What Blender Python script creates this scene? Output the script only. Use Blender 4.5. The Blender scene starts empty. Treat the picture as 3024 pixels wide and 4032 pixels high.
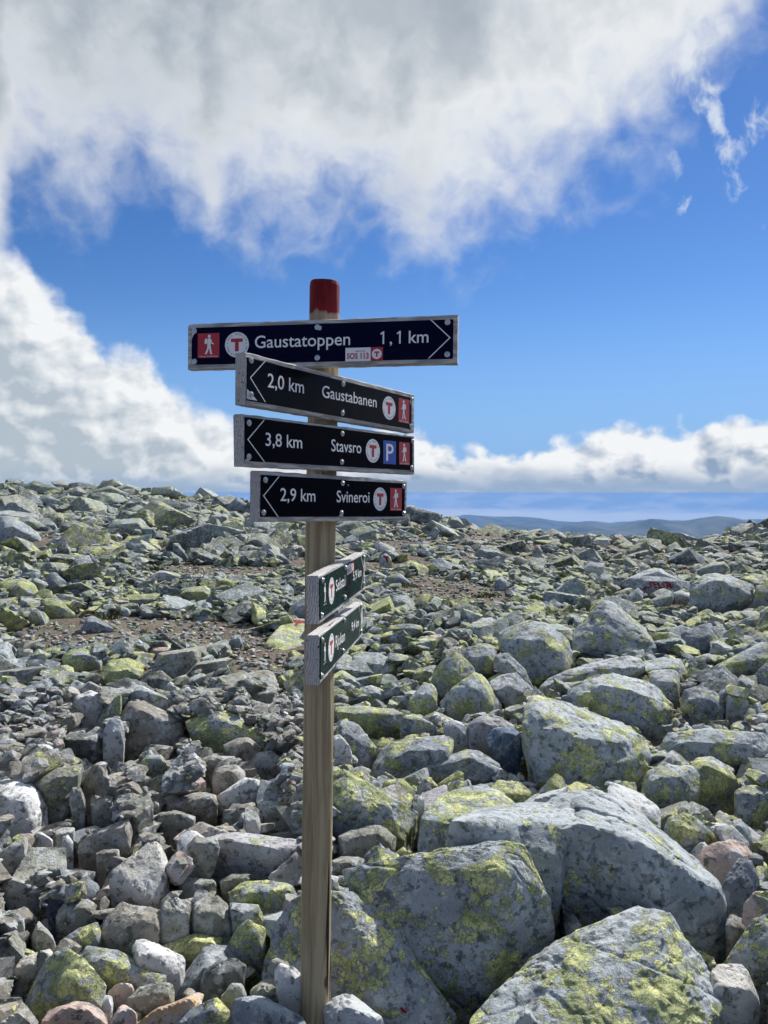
import bpy, bmesh, math, random
import numpy as np
from mathutils import Vector, Matrix
from mathutils.bvhtree import BVHTree

scene = bpy.context.scene
COL = scene.collection
rnd = random.Random(11)
RNG = np.random.default_rng(7)

# ------------------------------------------------------------------ camera
F = 3046.0                       # focal length in photograph pixels (3024 x 4032)
CAMZ = 1.70
TH = math.atan(76 / F)           # the camera looks down a little
cam_data = bpy.data.cameras.new('camera')
cam = bpy.data.objects.new('camera', cam_data)
COL.objects.link(cam)
cam.location = (0, 0, CAMZ)
cam.rotation_euler = (math.pi / 2 - TH, 0, 0)
cam_data.sensor_fit = 'VERTICAL'
cam_data.sensor_height = 36.0
cam_data.sensor_width = 27.0
cam_data.lens = 36.0 * F / 4032
cam_data.clip_start = 0.05
cam_data.clip_end = 200000
scene.camera = cam

# ------------------------------------------------------------------ render / exposure
scene.render.engine = 'CYCLES'
scene.cycles.use_denoising = True
scene.cycles.use_adaptive_sampling = True
scene.cycles.adaptive_threshold = 0.025
scene.cycles.adaptive_min_samples = 12
scene.cycles.max_bounces = 5
scene.cycles.diffuse_bounces = 2
scene.cycles.glossy_bounces = 3
scene.cycles.volume_bounces = 1
scene.cycles.transparent_max_bounces = 4
scene.view_settings.view_transform = 'Standard'
scene.view_settings.look = 'None'
scene.view_settings.gamma = 1.0
scene.view_settings.use_curve_mapping = False
scene.view_settings.exposure = 0.36

SUN_AZ, SUN_EL = 36.0, 42.0      # degrees to the right of the view, and up
SUN_STRENGTH = 5.0

# ------------------------------------------------------------------ node helpers
class NT:
    def __init__(s, tree):
        s.t = tree
        tree.nodes.clear()
    def n(s, typ, **kw):
        nd = s.t.nodes.new(typ)
        for k, v in kw.items():
            setattr(nd, k, v)
        return nd
    def put(s, sock, val):
        if val is None:
            return
        if hasattr(val, 'is_output'):
            s.t.links.new(val, sock)
        else:
            if isinstance(val, (tuple, list)) and sock.type == 'RGBA' and len(val) == 3:
                val = (*val, 1.0)
            sock.default_value = val
    def m(s, op, a, b=None, c=None, clamp=False):
        nd = s.n('ShaderNodeMath', operation=op, use_clamp=clamp)
        for i, x in enumerate((a, b, c)):
            s.put(nd.inputs[i], x)
        return nd.outputs[0]
    def vm(s, op, a, b=None, scale=None):
        nd = s.n('ShaderNodeVectorMath', operation=op)
        s.put(nd.inputs[0], a)
        if b is not None:
            s.put(nd.inputs[1], b)
        if scale is not None:
            s.put(nd.inputs['Scale'], scale)
        return nd.outputs[0]
    def noise(s, vec, scale, detail=4, rough=0.55, dist=0.0, color=False):
        nd = s.n('ShaderNodeTexNoise')
        s.put(nd.inputs['Vector'], vec)
        s.put(nd.inputs['Scale'], scale)
        s.put(nd.inputs['Detail'], detail)
        s.put(nd.inputs['Roughness'], rough)
        s.put(nd.inputs['Distortion'], dist)
        return nd.outputs['Color' if color else 'Fac']
    def voro(s, vec, scale, feature='F1', rand=1.0):
        nd = s.n('ShaderNodeTexVoronoi', feature=feature)
        s.put(nd.inputs['Vector'], vec)
        s.put(nd.inputs['Scale'], scale)
        s.put(nd.inputs['Randomness'], rand)
        return nd
    def mix(s, fac, a, b, blend='MIX'):
        nd = s.n('ShaderNodeMix', data_type='RGBA', blend_type=blend)
        s.put(nd.inputs[0], fac)
        s.put(nd.inputs[6], a)
        s.put(nd.inputs[7], b)
        return nd.outputs[2]
    def mixf(s, fac, a, b):
        nd = s.n('ShaderNodeMix', data_type='FLOAT')
        s.put(nd.inputs[0], fac)
        s.put(nd.inputs[2], a)
        s.put(nd.inputs[3], b)
        return nd.outputs[0]
    def step(s, x, lo, hi, a=0.0, b=1.0, smooth=True):
        nd = s.n('ShaderNodeMapRange', interpolation_type='SMOOTHSTEP' if smooth else 'LINEAR')
        s.put(nd.inputs[0], x)
        s.put(nd.inputs[1], lo)
        s.put(nd.inputs[2], hi)
        s.put(nd.inputs[3], a)
        s.put(nd.inputs[4], b)
        return nd.outputs[0]
    def comb(s, x, y, z=0.0):
        nd = s.n('ShaderNodeCombineXYZ')
        for i, v in enumerate((x, y, z)):
            s.put(nd.inputs[i], v)
        return nd.outputs[0]
    def curve(s, x, pts, x0, x1, y0, y1):
        """a function of x given by points, as a float curve"""
        nd = s.n('ShaderNodeFloatCurve')
        c = nd.mapping.curves[0]
        q = sorted(((min(max((a - x0) / (x1 - x0), 0), 1)), (b - y0) / (y1 - y0)) for a, b in pts)
        c.points[0].location = q[0]
        c.points[1].location = q[-1]
        for a, b in q[1:-1]:
            c.points.new(a, b)
        for p in c.points:
            p.handle_type = 'AUTO_CLAMPED'
        nd.mapping.use_clip = False
        nd.mapping.update()
        s.put(nd.inputs['Value'], s.step(x, x0, x1, smooth=False))
        return s.m('MULTIPLY_ADD', nd.outputs[0], y1 - y0, y0)

# ------------------------------------------------------------------ world: sky with clouds
def az_el(x, y):
    """photograph position (on the 1659 x 2212 view of it) to compass angle and height in degrees"""
    u, v = x * 1.82278, y * 1.82278
    tx, tz = (u - 1512) / F, (1940 - v) / F
    return math.degrees(math.atan(tx)), math.degrees(math.atan2(tz, math.hypot(1, tx)))

def make_world():
    w = bpy.data.worlds.new('World')
    scene.world = w
    w.use_nodes = True
    g = NT(w.node_tree)
    sky = g.n('ShaderNodeTexSky', sky_type='NISHITA', sun_disc=False)
    sky.sun_elevation = math.radians(SUN_EL)
    sky.sun_rotation = math.radians(SUN_AZ)
    sky.altitude = 1800
    sky.air_density = 1.0
    sky.dust_density = 0.25
    sky.ozone_density = 2.5
    hs = g.n('ShaderNodeHueSaturation')
    g.put(hs.inputs['Saturation'], 1.28)
    g.put(hs.inputs['Hue'], 0.509)
    g.put(hs.inputs['Value'], 1.0)
    g.put(hs.inputs['Color'], sky.outputs[0])
    base = hs.outputs[0]

    d = g.n('ShaderNodeTexCoord').outputs['Generated']
    sep = g.n('ShaderNodeSeparateXYZ')
    g.put(sep.inputs[0], d)
    az = g.m('MULTIPLY', g.m('ARCTAN2', sep.outputs[0], sep.outputs[1]), 57.29578)
    el = g.m('MULTIPLY', g.m('ARCSINE', sep.outputs[2]), 57.29578)
    P = g.comb(az, el)
    K = 9.0                      # cloud colours are divided by the sky strength below

    # --- the large grey cloud overhead: its ragged lower edge
    edge = [az_el(*p) for p in ((45, 395), (110, 415), (180, 455), (240, 425), (310, 412), (370, 430), (430, 470), (460, 505),
            (500, 455), (560, 455), (640, 490), (760, 475), (840, 515), (895, 560), (950, 575), (1010, 545), (1060, 470), (1110, 420),
            (1180, 410), (1260, 400), (1330, 395), (1390, 400), (1440, 330), (1490, 215), (1560, 95), (1640, -20))]
    edge = [(-180, 46), (-120, 50), (-80, 38), (-55, 22), (-40, 15), (-33, 12), (-29, 10), (-26.6, 11), (-25.4, 17)] + edge + [(29, 42), (38, 48), (60, 46), (110, 50), (180, 46)]  # beyond the view the unseen cloud edge is shaped for its fill light
    warp = g.noise(P, 0.22, 3, 0.5, color=True)
    Pw = g.vm('ADD', P, g.vm('SCALE', g.vm('SUBTRACT', warp, (0.5, 0.5, 0.5)), scale=3.0))
    sw = g.n('ShaderNodeSeparateXYZ')
    g.put(sw.inputs[0], Pw)
    eb = g.curve(sw.outputs[0], edge, -180, 180, 0, 60)
    n1 = g.noise(g.vm('MULTIPLY', Pw, (0.9, 1.0, 1)), 0.15, 6, 0.50)
    n2 = g.noise(g.vm('MULTIPLY', Pw, (0.85, 1.0, 1)), 0.50, 5, 0.54)
    hgt = g.m('MULTIPLY', g.m('SUBTRACT', sw.outputs[1], eb), 0.6)
    h2 = g.m('ADD', hgt, g.m('ADD', g.m('MULTIPLY', g.m('SUBTRACT', n1, 0.5), 9.0), g.m('MULTIPLY', g.m('SUBTRACT', n2, 0.5), 5.0)))
    dt = g.step(h2, -2.0, 4.6)
    # thickness makes it grey, thin edges glow
    big = g.noise(g.vm('MULTIPLY', P, (0.8, 1.2, 1)), 0.075, 4, 0.5)
    fine = g.noise(Pw, 0.14, 4, 0.5)
    thick = g.m('ADD', g.step(h2, 1.0, 9.0), g.m('MULTIPLY', g.m('SUBTRACT', big, 0.5), 1.4))
    thick = g.m('ADD', thick, g.m('MULTIPLY', g.m('SUBTRACT', fine, 0.5), 0.75))
    # towards the sun the cloud is brighter
    sd = (math.sin(math.radians(SUN_AZ)) * math.cos(math.radians(SUN_EL)), math.cos(math.radians(SUN_AZ)) * math.cos(math.radians(SUN_EL)), math.sin(math.radians(SUN_EL)))
    nd = g.n('ShaderNodeVectorMath', operation='DOT_PRODUCT')
    g.put(nd.inputs[0], d)
    g.put(nd.inputs[1], sd)
    glow = g.step(nd.outputs['Value'], 0.80, 1.0)
    thick = g.m('SUBTRACT', thick, g.m('MULTIPLY', glow, 0.55))
    thick = g.m('MAXIMUM', g.m('MINIMUM', thick, 1.0), 0.0)
    ct = g.mix(thick, (0.82 * K, 0.85 * K, 0.88 * K), (0.38 * K, 0.44 * K, 0.51 * K))

    # --- the heaped clouds low down: their upper outline
    top = [az_el(*p) for p in ((-30, 545), (15, 548), (60, 585), (110, 610), (165, 655), (192, 705), (225, 765), (300, 752), (345, 790),
           (385, 838), (440, 872), (500, 893), (560, 905), (640, 930), (760, 935), (850, 925), (895, 925), (945, 930), (972, 985), (1010, 980),
           (1055, 968), (1120, 998), (1150, 972), (1205, 948), (1300, 930), (1360, 922), (1470, 926), (1530, 914), (1580, 905), (1659, 914))]
    top = [(-180, 6), (-130, 9), (-90, 5), (-60, 8), (-45, 13), (-33, 17)] + top + [(33, 8), (45, 5), (60, 8), (100, 5), (140, 9), (180, 6)]
    wc = g.noise(P, 0.8, 4, 0.55, color=True)
    Pc = g.vm('ADD', P, g.vm('SCALE', g.vm('SUBTRACT', wc, (0.5, 0.5, 0.5)), scale=1.3))
    sc = g.n('ShaderNodeSeparateXYZ')
    g.put(sc.inputs[0], Pc)
    ec = g.curve(sc.outputs[0], top, -180, 180, 0, 30)
    b1 = g.noise(g.vm('MULTIPLY', P, (1, 1.25, 1)), 0.34, 5, 0.46, 0.1)
    b1s = g.noise(g.vm('MULTIPLY', g.vm('ADD', P, (0.45, 0.55, 0)), (1, 1.25, 1)), 0.34, 4, 0.46, 0.1)
    hc = g.m('ADD', g.m('SUBTRACT', ec, sc.outputs[1]), g.m('MULTIPLY', g.m('SUBTRACT', b1, 0.5), 3.4))
    dc = g.step(hc, -0.25, g.step(az, -14.0, 2.0, 1.5, 0.7))
    puff = g.m('MULTIPLY', g.m('SUBTRACT', b1, b1s), 3.6)
    lowd = g.m('SUBTRACT', ec, el)
    shade = g.m('SUBTRACT', g.step(lowd, 0.2, g.step(az, -15.0, 8.0, 9.0, 5.6)), puff)
    b2 = g.noise(g.vm('MULTIPLY', P, (1, 1.7, 1)), 0.23, 4, 0.5)
    shade = g.m('ADD', shade, g.m('MULTIPLY', g.m('SUBTRACT', b2, 0.54), g.step(az, -10.0, 4.0, 1.2, 2.4)))
    shade = g.m('MAXIMUM', g.m('MINIMUM', shade, 1.0), 0.0)
    body = g.mix(g.step(az, -14.0, 4.0), (0.46 * K, 0.54 * K, 0.62 * K), (0.29 * K, 0.39 * K, 0.55 * K))
    body = g.mix(g.step(el, 2.0, 0.0), body, (0.33 * K, 0.45 * K, 0.64 * K))
    shade = g.m('MAXIMUM', shade, g.step(g.m('ADD', el, g.m('MULTIPLY', g.m('SUBTRACT', b2, 0.5), 3.0)), 2.4, 0.3))
    rows = g.step(g.noise(g.vm('MULTIPLY', P, (0.45, 2.2, 1)), 0.62, 6, 0.55), 0.47, 0.60)
    shade = g.m('MULTIPLY', shade, g.m('SUBTRACT', 1.0, g.m('MULTIPLY', g.m('MULTIPLY', rows, 0.35), g.step(el, 0.5, -0.4))))
    cc = g.mix(shade, (0.92 * K, 0.94 * K, 0.96 * K), body)
    # flat bases dissolve into the haze over the lowlands
    gap = g.noise(g.vm('MULTIPLY', P, (0.35, 2.6, 1)), 0.5, 6, 0.55)
    dc = g.m('MULTIPLY', dc, g.step(g.m('ADD', el, g.m('MULTIPLY', g.m('SUBTRACT', gap, 0.5), 1.2)), -1.5, -1.0))
    # lines of small far clouds over the horizon
    fl = g.noise(g.vm('MULTIPLY', P, (0.5, 2.4, 1)), 0.75, 6, 0.58)
    band = g.m('MULTIPLY', g.step(el, -1.5, -0.9), g.step(el, 0.6, 0.1))
    df = g.m('MULTIPLY', g.step(fl, 0.53, 0.60), band)
    haze_sky = g.step(el, 15.0, 0.5)

    # --- loose wisps
    wn = g.noise(g.vm('MULTIPLY', Pw, (1.0, 0.7, 1)), 0.34, 6, 0.56, 0.25)
    place = g.m('ADD', g.m('MULTIPLY', g.step(az, 15.0, 23.0), g.step(el, 14.0, 20.0)), g.m('MULTIPLY', g.step(az, 3.0, -4.0), -0.02))
    wt = g.m('MULTIPLY_ADD', place, -0.215, 0.71)
    dw = g.m('MULTIPLY', g.step(wn, wt, g.m('ADD', wt, 0.16)), 0.8)

    col = g.mix(g.m('MULTIPLY', haze_sky, 0.9), base, (0.20 * K, 0.41 * K, 0.80 * K))
    col = g.mix(g.step(el, 0.05, -0.3), col, (0.86 * K, 0.88 * K, 0.86 * K))     # bright haze far beyond, below eye level
    col = g.mix(dw, col, (0.80 * K, 0.86 * K, 0.92 * K))
    col = g.mix(df, col, (0.72 * K, 0.76 * K, 0.80 * K))
    col = g.mix(dc, col, cc)
    col = g.mix(dt, col, ct)
    bg = g.n('ShaderNodeBackground')
    g.put(bg.inputs['Color'], col)
    g.put(bg.inputs['Strength'], 0.085)
    out = g.n('ShaderNodeOutputWorld')
    g.t.links.new(bg.outputs[0], out.inputs[0])
make_world()
scene.world.cycles.sampling_method = 'MANUAL'
scene.world.cycles.sample_map_resolution = 256

# ------------------------------------------------------------------ sun
sd_ = bpy.data.lights.new('sun', 'SUN')
sd_.energy = SUN_STRENGTH
sd_.angle = math.radians(1.5)
sd_.color = (1.0, 0.965, 0.91)
sun = bpy.data.objects.new('sun', sd_)
COL.objects.link(sun)
a, e = math.radians(SUN_AZ), math.radians(SUN_EL)
to_sun = Vector((math.sin(a) * math.cos(e), math.cos(a) * math.cos(e), math.sin(e)))
sun.rotation_euler = to_sun.to_track_quat('Z', 'Y').to_euler()

# ------------------------------------------------------------------ geometry of the view (to survey the place from the photograph)
FW = np.array([0, math.cos(TH), -math.sin(TH)])
UP = np.array([0, math.sin(TH), math.cos(TH)])
def ray(u, v):
    d = FW + (u - 1512) / F * np.array([1.0, 0, 0]) + (2016 - v) / F * UP
    return d / d[1]
def at(u, v, D):
    return np.array([0, 0, CAMZ]) + ray(u, v) * D
def to_pix(p):
    q = np.asarray(p, float) - np.array([0, 0, CAMZ])
    w = q @ FW
    return 1512 + F * q[..., 0] / w, 2016 - F * (q @ UP) / w
TILES = {'3': (1100, 3000, 1000 / 1659), '4': (2000, 2000, 1024 / 1659), '5': (2000, 3000, 1024 / 1659), '6': (0, 1850, 1200 / 1659),
         '7': (0, 2700, 1200 / 1659), '8': (0, 3300, 1200 / 1659), '9': (1200, 2100, 1200 / 1659), '0': (1300, 2900, 1100 / 1659),
         's': (700, 1080, 1150 / 1659), 'r': (1600, 1650, 1424 / 1659), 'q': (1100, 2050, 500 / 1475)}
def tp(t, x, y):
    ox, oy, k = TILES[t]
    return ox + x * k, oy + y * k

# ------------------------------------------------------------------ object helpers
def link(o, parent=None):
    COL.objects.link(o)
    if parent is not None:
        o.parent = parent
    return o
def tag(o, label=None, category=None, group=None, kind=None):
    for k, v in (('label', label), ('category', category), ('group', group), ('kind', kind)):
        if v:
            o[k] = v
    return o
def np_mesh(name, V, T, mat, smooth=True, tint=None, seed=None):
    """triangle mesh from arrays"""
    V = np.ascontiguousarray(V, dtype=np.float32)
    T = np.ascontiguousarray(T, dtype=np.int32)
    me = bpy.data.meshes.new(name)
    me.vertices.add(len(V))
    me.vertices.foreach_set('co', V.ravel())
    me.loops.add(T.size)
    me.loops.foreach_set('vertex_index', T.ravel())
    me.polygons.add(len(T))
    me.polygons.foreach_set('loop_start', np.arange(0, T.size, 3, dtype=np.int32))
    me.polygons.foreach_set('use_smooth', np.broadcast_to(np.asarray(smooth, dtype=bool), (len(T),)).copy())
    if tint is not None:
        at_ = me.attributes.new('tint', 'FLOAT_COLOR', 'POINT')
        at_.data.foreach_set('color', np.ascontiguousarray(np.broadcast_to(np.asarray(tint, np.float32), (len(V), 4))).ravel())
        sa = me.attributes.new('seed', 'FLOAT', 'POINT')
        sa.data.foreach_set('value', np.ascontiguousarray(np.broadcast_to(np.asarray(seed, np.float32), (len(V),))))
    me.update(calc_edges=True)
    if mat is not None:
        me.materials.append(mat)
    return me
def py_mesh(name, V, Fc, mats, idx=None, smooth=False):
    me = bpy.data.meshes.new(name)
    me.from_pydata([tuple(v) for v in V], [], Fc)
    for m_ in (mats if isinstance(mats, (list, tuple)) else [mats]):
        me.materials.append(m_)
    if idx is not None:
        me.polygons.foreach_set('material_index', idx)
    if smooth:
        me.polygons.foreach_set('use_smooth', [True] * len(me.polygons))
    me.update()
    return me

# ------------------------------------------------------------------ materials
def material(name):
    m = bpy.data.materials.new(name)
    m.use_nodes = True
    g = NT(m.node_tree)
    bs = g.n('ShaderNodeBsdfPrincipled')
    out = g.n('ShaderNodeOutputMaterial')
    g.t.links.new(bs.outputs[0], out.inputs[0])
    return m, g, bs
def bump(g, bs, height, strength, dist):
    b = g.n('ShaderNodeBump')
    g.put(b.inputs['Strength'], strength)
    g.put(b.inputs['Distance'], dist)
    g.put(b.inputs['Height'], height)
    g.t.links.new(b.outputs[0], bs.inputs['Normal'])

def stone_material():
    m, g, bs = material('lichen_stone')
    a = g.n('ShaderNodeAttribute', attribute_name='tint')
    s = g.n('ShaderNodeAttribute', attribute_name='seed')
    pos = g.n('ShaderNodeNewGeometry').outputs['Position']
    off = g.comb(g.m('MULTIPLY', s.outputs['Fac'], 37.0), g.m('MULTIPLY', s.outputs['Fac'], 71.0), g.m('MULTIPLY', s.outputs['Fac'], 53.0))
    P = g.vm('ADD', pos, off)
    tint, lich = a.outputs['Color'], a.outputs['Alpha']
    n_big = g.noise(P, 5.0, 6, 0.6)
    n_mid = g.noise(P, 19.0, 7, 0.68)
    n_fine = g.noise(P, 75.0, 6, 0.7)
    # weathered rind: lighter and darker blotches
    v = g.m('MULTIPLY_ADD', n_big, 1.1, g.m('MULTIPLY_ADD', n_fine, 0.7, 0.10))
    col = g.mix(1.0, tint, g.comb(v, v, v), 'MULTIPLY')
    pale = g.step(g.m('ADD', n_mid, g.m('MULTIPLY', g.m('SUBTRACT', n_big, 0.5), 0.7)), 0.53, 0.565)
    col = g.mix(g.m('MULTIPLY', pale, 0.60), col, (0.46, 0.48, 0.49))
    n_dk = g.noise(g.vm('ADD', P, (7.3, 1.1, 4.2)), 26.0, 6, 0.65)
    dark = g.step(g.m('ADD', n_dk, g.m('MULTIPLY', g.m('SUBTRACT', n_fine, 0.5), 0.3)), 0.565, 0.60)
    col = g.mix(g.m('MULTIPLY', dark, 0.62), col, (0.045, 0.048, 0.045))
    bk = g.step(g.m('ADD', g.noise(g.vm('ADD', P, (1.3, 6.1, 2.2)), 11.0, 6, 0.65), g.m('MULTIPLY', g.m('SUBTRACT', n_dk, 0.5), 0.5)), 0.58, 0.61)
    col = g.mix(g.m('MULTIPLY', bk, 0.5), col, (0.06, 0.068, 0.065))
    # map lichen in crusts with sharp broken edges, and a few round rosettes
    n_l1 = g.noise(g.vm('ADD', P, (3.1, 8.2, 5.7)), 6.5, 5, 0.62, 0.3)
    n_l2 = g.noise(g.vm('ADD', P, (9.1, 2.2, 6.7)), 34.0, 5, 0.65)
    lm = g.m('ADD', g.m('MULTIPLY', n_l1, 0.62), g.m('MULTIPLY', n_l2, 0.38))
    thr = g.m('MULTIPLY_ADD', lich, -0.225, 0.64)
    m1 = g.step(g.m('SUBTRACT', lm, thr), -0.006, 0.022)
    Pd = g.vm('ADD', P, g.vm('SCALE', g.vm('SUBTRACT', g.noise(P, 30.0, 3, 0.6, color=True), (0.5, 0.5, 0.5)), scale=0.05))
    vo = g.voro(Pd, 9.0)
    vs = g.n('ShaderNodeSeparateXYZ')
    g.put(vs.inputs[0], vo.outputs['Color'])
    rad = g.m('MULTIPLY', g.m('MULTIPLY', vs.outputs[0], 0.42), g.step(vs.outputs[1], g.m('SUBTRACT', 1.0, g.m('MULTIPLY', lich, 0.6)), 1.0))
    m2 = g.m('MULTIPLY', g.step(g.m('SUBTRACT', rad, vo.outputs['Distance']), 0.0, 0.03), g.step(lich, 0.05, 0.15))
    lmask = g.m('MULTIPLY', g.m('MAXIMUM', m1, m2), g.step(n_fine, 0.34, 0.43))
    n_lc = g.noise(P, 10.0, 5, 0.65)
    lcol = g.mix(g.step(n_lc, 0.40, 0.62), (0.30, 0.335, 0.13), (0.66, 0.665, 0.26))
    lcol = g.mix(g.step(n_fine, 0.56, 0.68), lcol, (0.09, 0.11, 0.035))
    rim = g.m('MULTIPLY', g.step(g.m('SUBTRACT', lm, thr), -0.03, -0.008), g.m('SUBTRACT', 1.0, m1))
    col = g.mix(g.m('MULTIPLY', rim, 0.45), col, (0.05, 0.055, 0.045))
    vein = g.n('ShaderNodeTexVoronoi', feature='DISTANCE_TO_EDGE')
    g.put(vein.inputs['Vector'], Pd)
    g.put(vein.inputs['Scale'], 34.0)
    lcol = g.mix(g.m('MULTIPLY', g.step(vein.outputs['Distance'], 0.10, 0.02), 0.6), lcol, (0.06, 0.07, 0.03))
    col = g.mix(g.m('MULTIPLY', lmask, 0.9), col, lcol)
    g.put(bs.inputs['Base Color'], col)
    g.put(bs.inputs['Roughness'], 0.82)
    g.put(bs.inputs['Specular IOR Level'], 0.35)
    h = g.m('ADD', g.m('MULTIPLY', n_mid, 0.8), g.m('ADD', g.m('MULTIPLY', n_fine, 0.30), g.m('MULTIPLY', g.noise(P, 9.0, 5, 0.6), 1.0)))
    h = g.m('ADD', h, g.m('MULTIPLY', lmask, 0.08))
    bump(g, bs, h, 0.7, 0.024)
    return m

def soil_material():
    m, g, bs = material('soil')
    pos = g.n('ShaderNodeNewGeometry').outputs['Position']
    n = g.noise(pos, 1.3, 6, 0.6)
    f = g.noise(pos, 38.0, 6, 0.7)
    col = g.mix(g.step(n, 0.35, 0.65), (0.105, 0.082, 0.060), (0.175, 0.143, 0.112))
    col = g.mix(g.step(f, 0.52, 0.62), col, (0.27, 0.24, 0.20))
    col = g.mix(g.step(f, 0.46, 0.38), col, (0.05, 0.038, 0.028))
    moss = g.step(g.noise(g.vm('ADD', pos, (4, 7, 1)), 0.9, 5, 0.6), 0.60, 0.68)
    col = g.mix(g.m('MULTIPLY', moss, 0.7), col, (0.12, 0.105, 0.03))
    f2 = g.noise(pos, 140.0, 4, 0.7)
    col = g.mix(g.step(f2, 0.57, 0.63), col, (0.30, 0.28, 0.25))
    col = g.mix(g.m('MULTIPLY', g.step(f2, 0.44, 0.38), 0.7), col, (0.045, 0.035, 0.025))
    # beyond the summit plateau: heath and forest far below
    dist = g.n('ShaderNodeVectorMath', operation='LENGTH')
    g.put(dist.inputs[0], pos)
    far = g.step(dist.outputs['Value'], 200.0, 900.0)
    fn = g.noise(pos, 0.0009, 8, 0.6)
    col = g.mix(far, col, g.mix(g.step(fn, 0.4, 0.6), (0.035, 0.055, 0.03), (0.09, 0.10, 0.07)))
    g.put(bs.inputs['Base Color'], col)
    g.put(bs.inputs['Roughness'], 0.95)
    g.put(bs.inputs['Specular IOR Level'], 0.1)
    bump(g, bs, f, 0.8, 0.03)
    return m

def mountain_material():
    m, g, bs = material('mountain_heath')
    pos = g.n('ShaderNodeNewGeometry').outputs['Position']
    n = g.noise(pos, 0.0012, 8, 0.62)
    col = g.mix(g.step(n, 0.4, 0.6), (0.035, 0.05, 0.03), (0.10, 0.11, 0.08))
    sn = g.step(g.noise(g.vm('ADD', pos, (900, 0, 300)), 0.004, 4, 0.5), 0.74, 0.77)
    col = g.mix(sn, col, (0.8, 0.8, 0.8))
    g.put(bs.inputs['Base Color'], col)
    g.put(bs.inputs['Roughness'], 0.95)
    g.put(bs.inputs['Specular IOR Level'], 0.1)
    return m

def plain(name, col, rough=0.5, spec=0.5, metal=0.0, grime=0.0, scale=60.0):
    m, g, bs = material(name)
    if grime:
        oc = g.n('ShaderNodeTexCoord').outputs['Object']
        n = g.noise(oc, scale, 6, 0.65)
        c2 = tuple(x * (1 - grime) + 0.10 * grime for x in col)
        g.put(bs.inputs['Base Color'], g.mix(g.step(n, 0.42, 0.66), col, c2))
        g.put(bs.inputs['Roughness'], g.m('MULTIPLY_ADD', n, 0.25, rough - 0.12))
    else:
        g.put(bs.inputs['Base Color'], col)
        g.put(bs.inputs['Roughness'], rough)
    g.put(bs.inputs['Specular IOR Level'], spec)
    g.put(bs.inputs['Metallic'], metal)
    return m

def board_wood():
    m, g, bs = material('weathered_board')
    oc = g.n('ShaderNodeTexCoord').outputs['Object']
    inf = g.n('ShaderNodeObjectInfo').outputs['Random']
    P = g.vm('ADD', oc, g.comb(g.m('MULTIPLY', inf, 9.0), g.m('MULTIPLY', inf, 4.0), inf))
    W = g.vm('ADD', P, g.vm('SCALE', g.noise(g.vm('MULTIPLY', P, (1.2, 6, 6)), 2.0, 2, 0.5, color=True), scale=0.05))
    cy = g.n('ShaderNodeVectorMath', operation='LENGTH')
    g.put(cy.inputs[0], g.vm('ADD', g.vm('MULTIPLY', W, (0.0, 1.0, 1.0)), (0.0, 0.045, -0.06)))
    ring = g.m('SINE', g.m('MULTIPLY', cy.outputs['Value'], 900.0))
    gr = g.m('ADD', g.m('MULTIPLY', g.noise(g.vm('MULTIPLY', W, (1.6, 70, 70)), 2.0, 3, 0.55), 0.5), g.m('MULTIPLY_ADD', ring, 0.12, 0.25))
    bl = g.noise(P, 14.0, 5, 0.6)
    col = g.mix(g.step(gr, 0.36, 0.64), (0.32, 0.315, 0.31), (0.56, 0.545, 0.52))
    col = g.mix(g.m('MULTIPLY', g.step(bl, 0.52, 0.7), 0.3), col, (0.16, 0.15, 0.13))
    crk = g.noise(g.vm('MULTIPLY', P, (1.0, 30, 30)), 3.0, 2, 0.5)
    col = g.mix(g.step(crk, 0.675, 0.70), col, (0.03, 0.028, 0.025))
    g.put(bs.inputs['Base Color'], col)
    g.put(bs.inputs['Roughness'], 0.85)
    g.put(bs.inputs['Specular IOR Level'], 0.25)
    bump(g, bs, gr, 0.6, 0.003)
    return m

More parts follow.
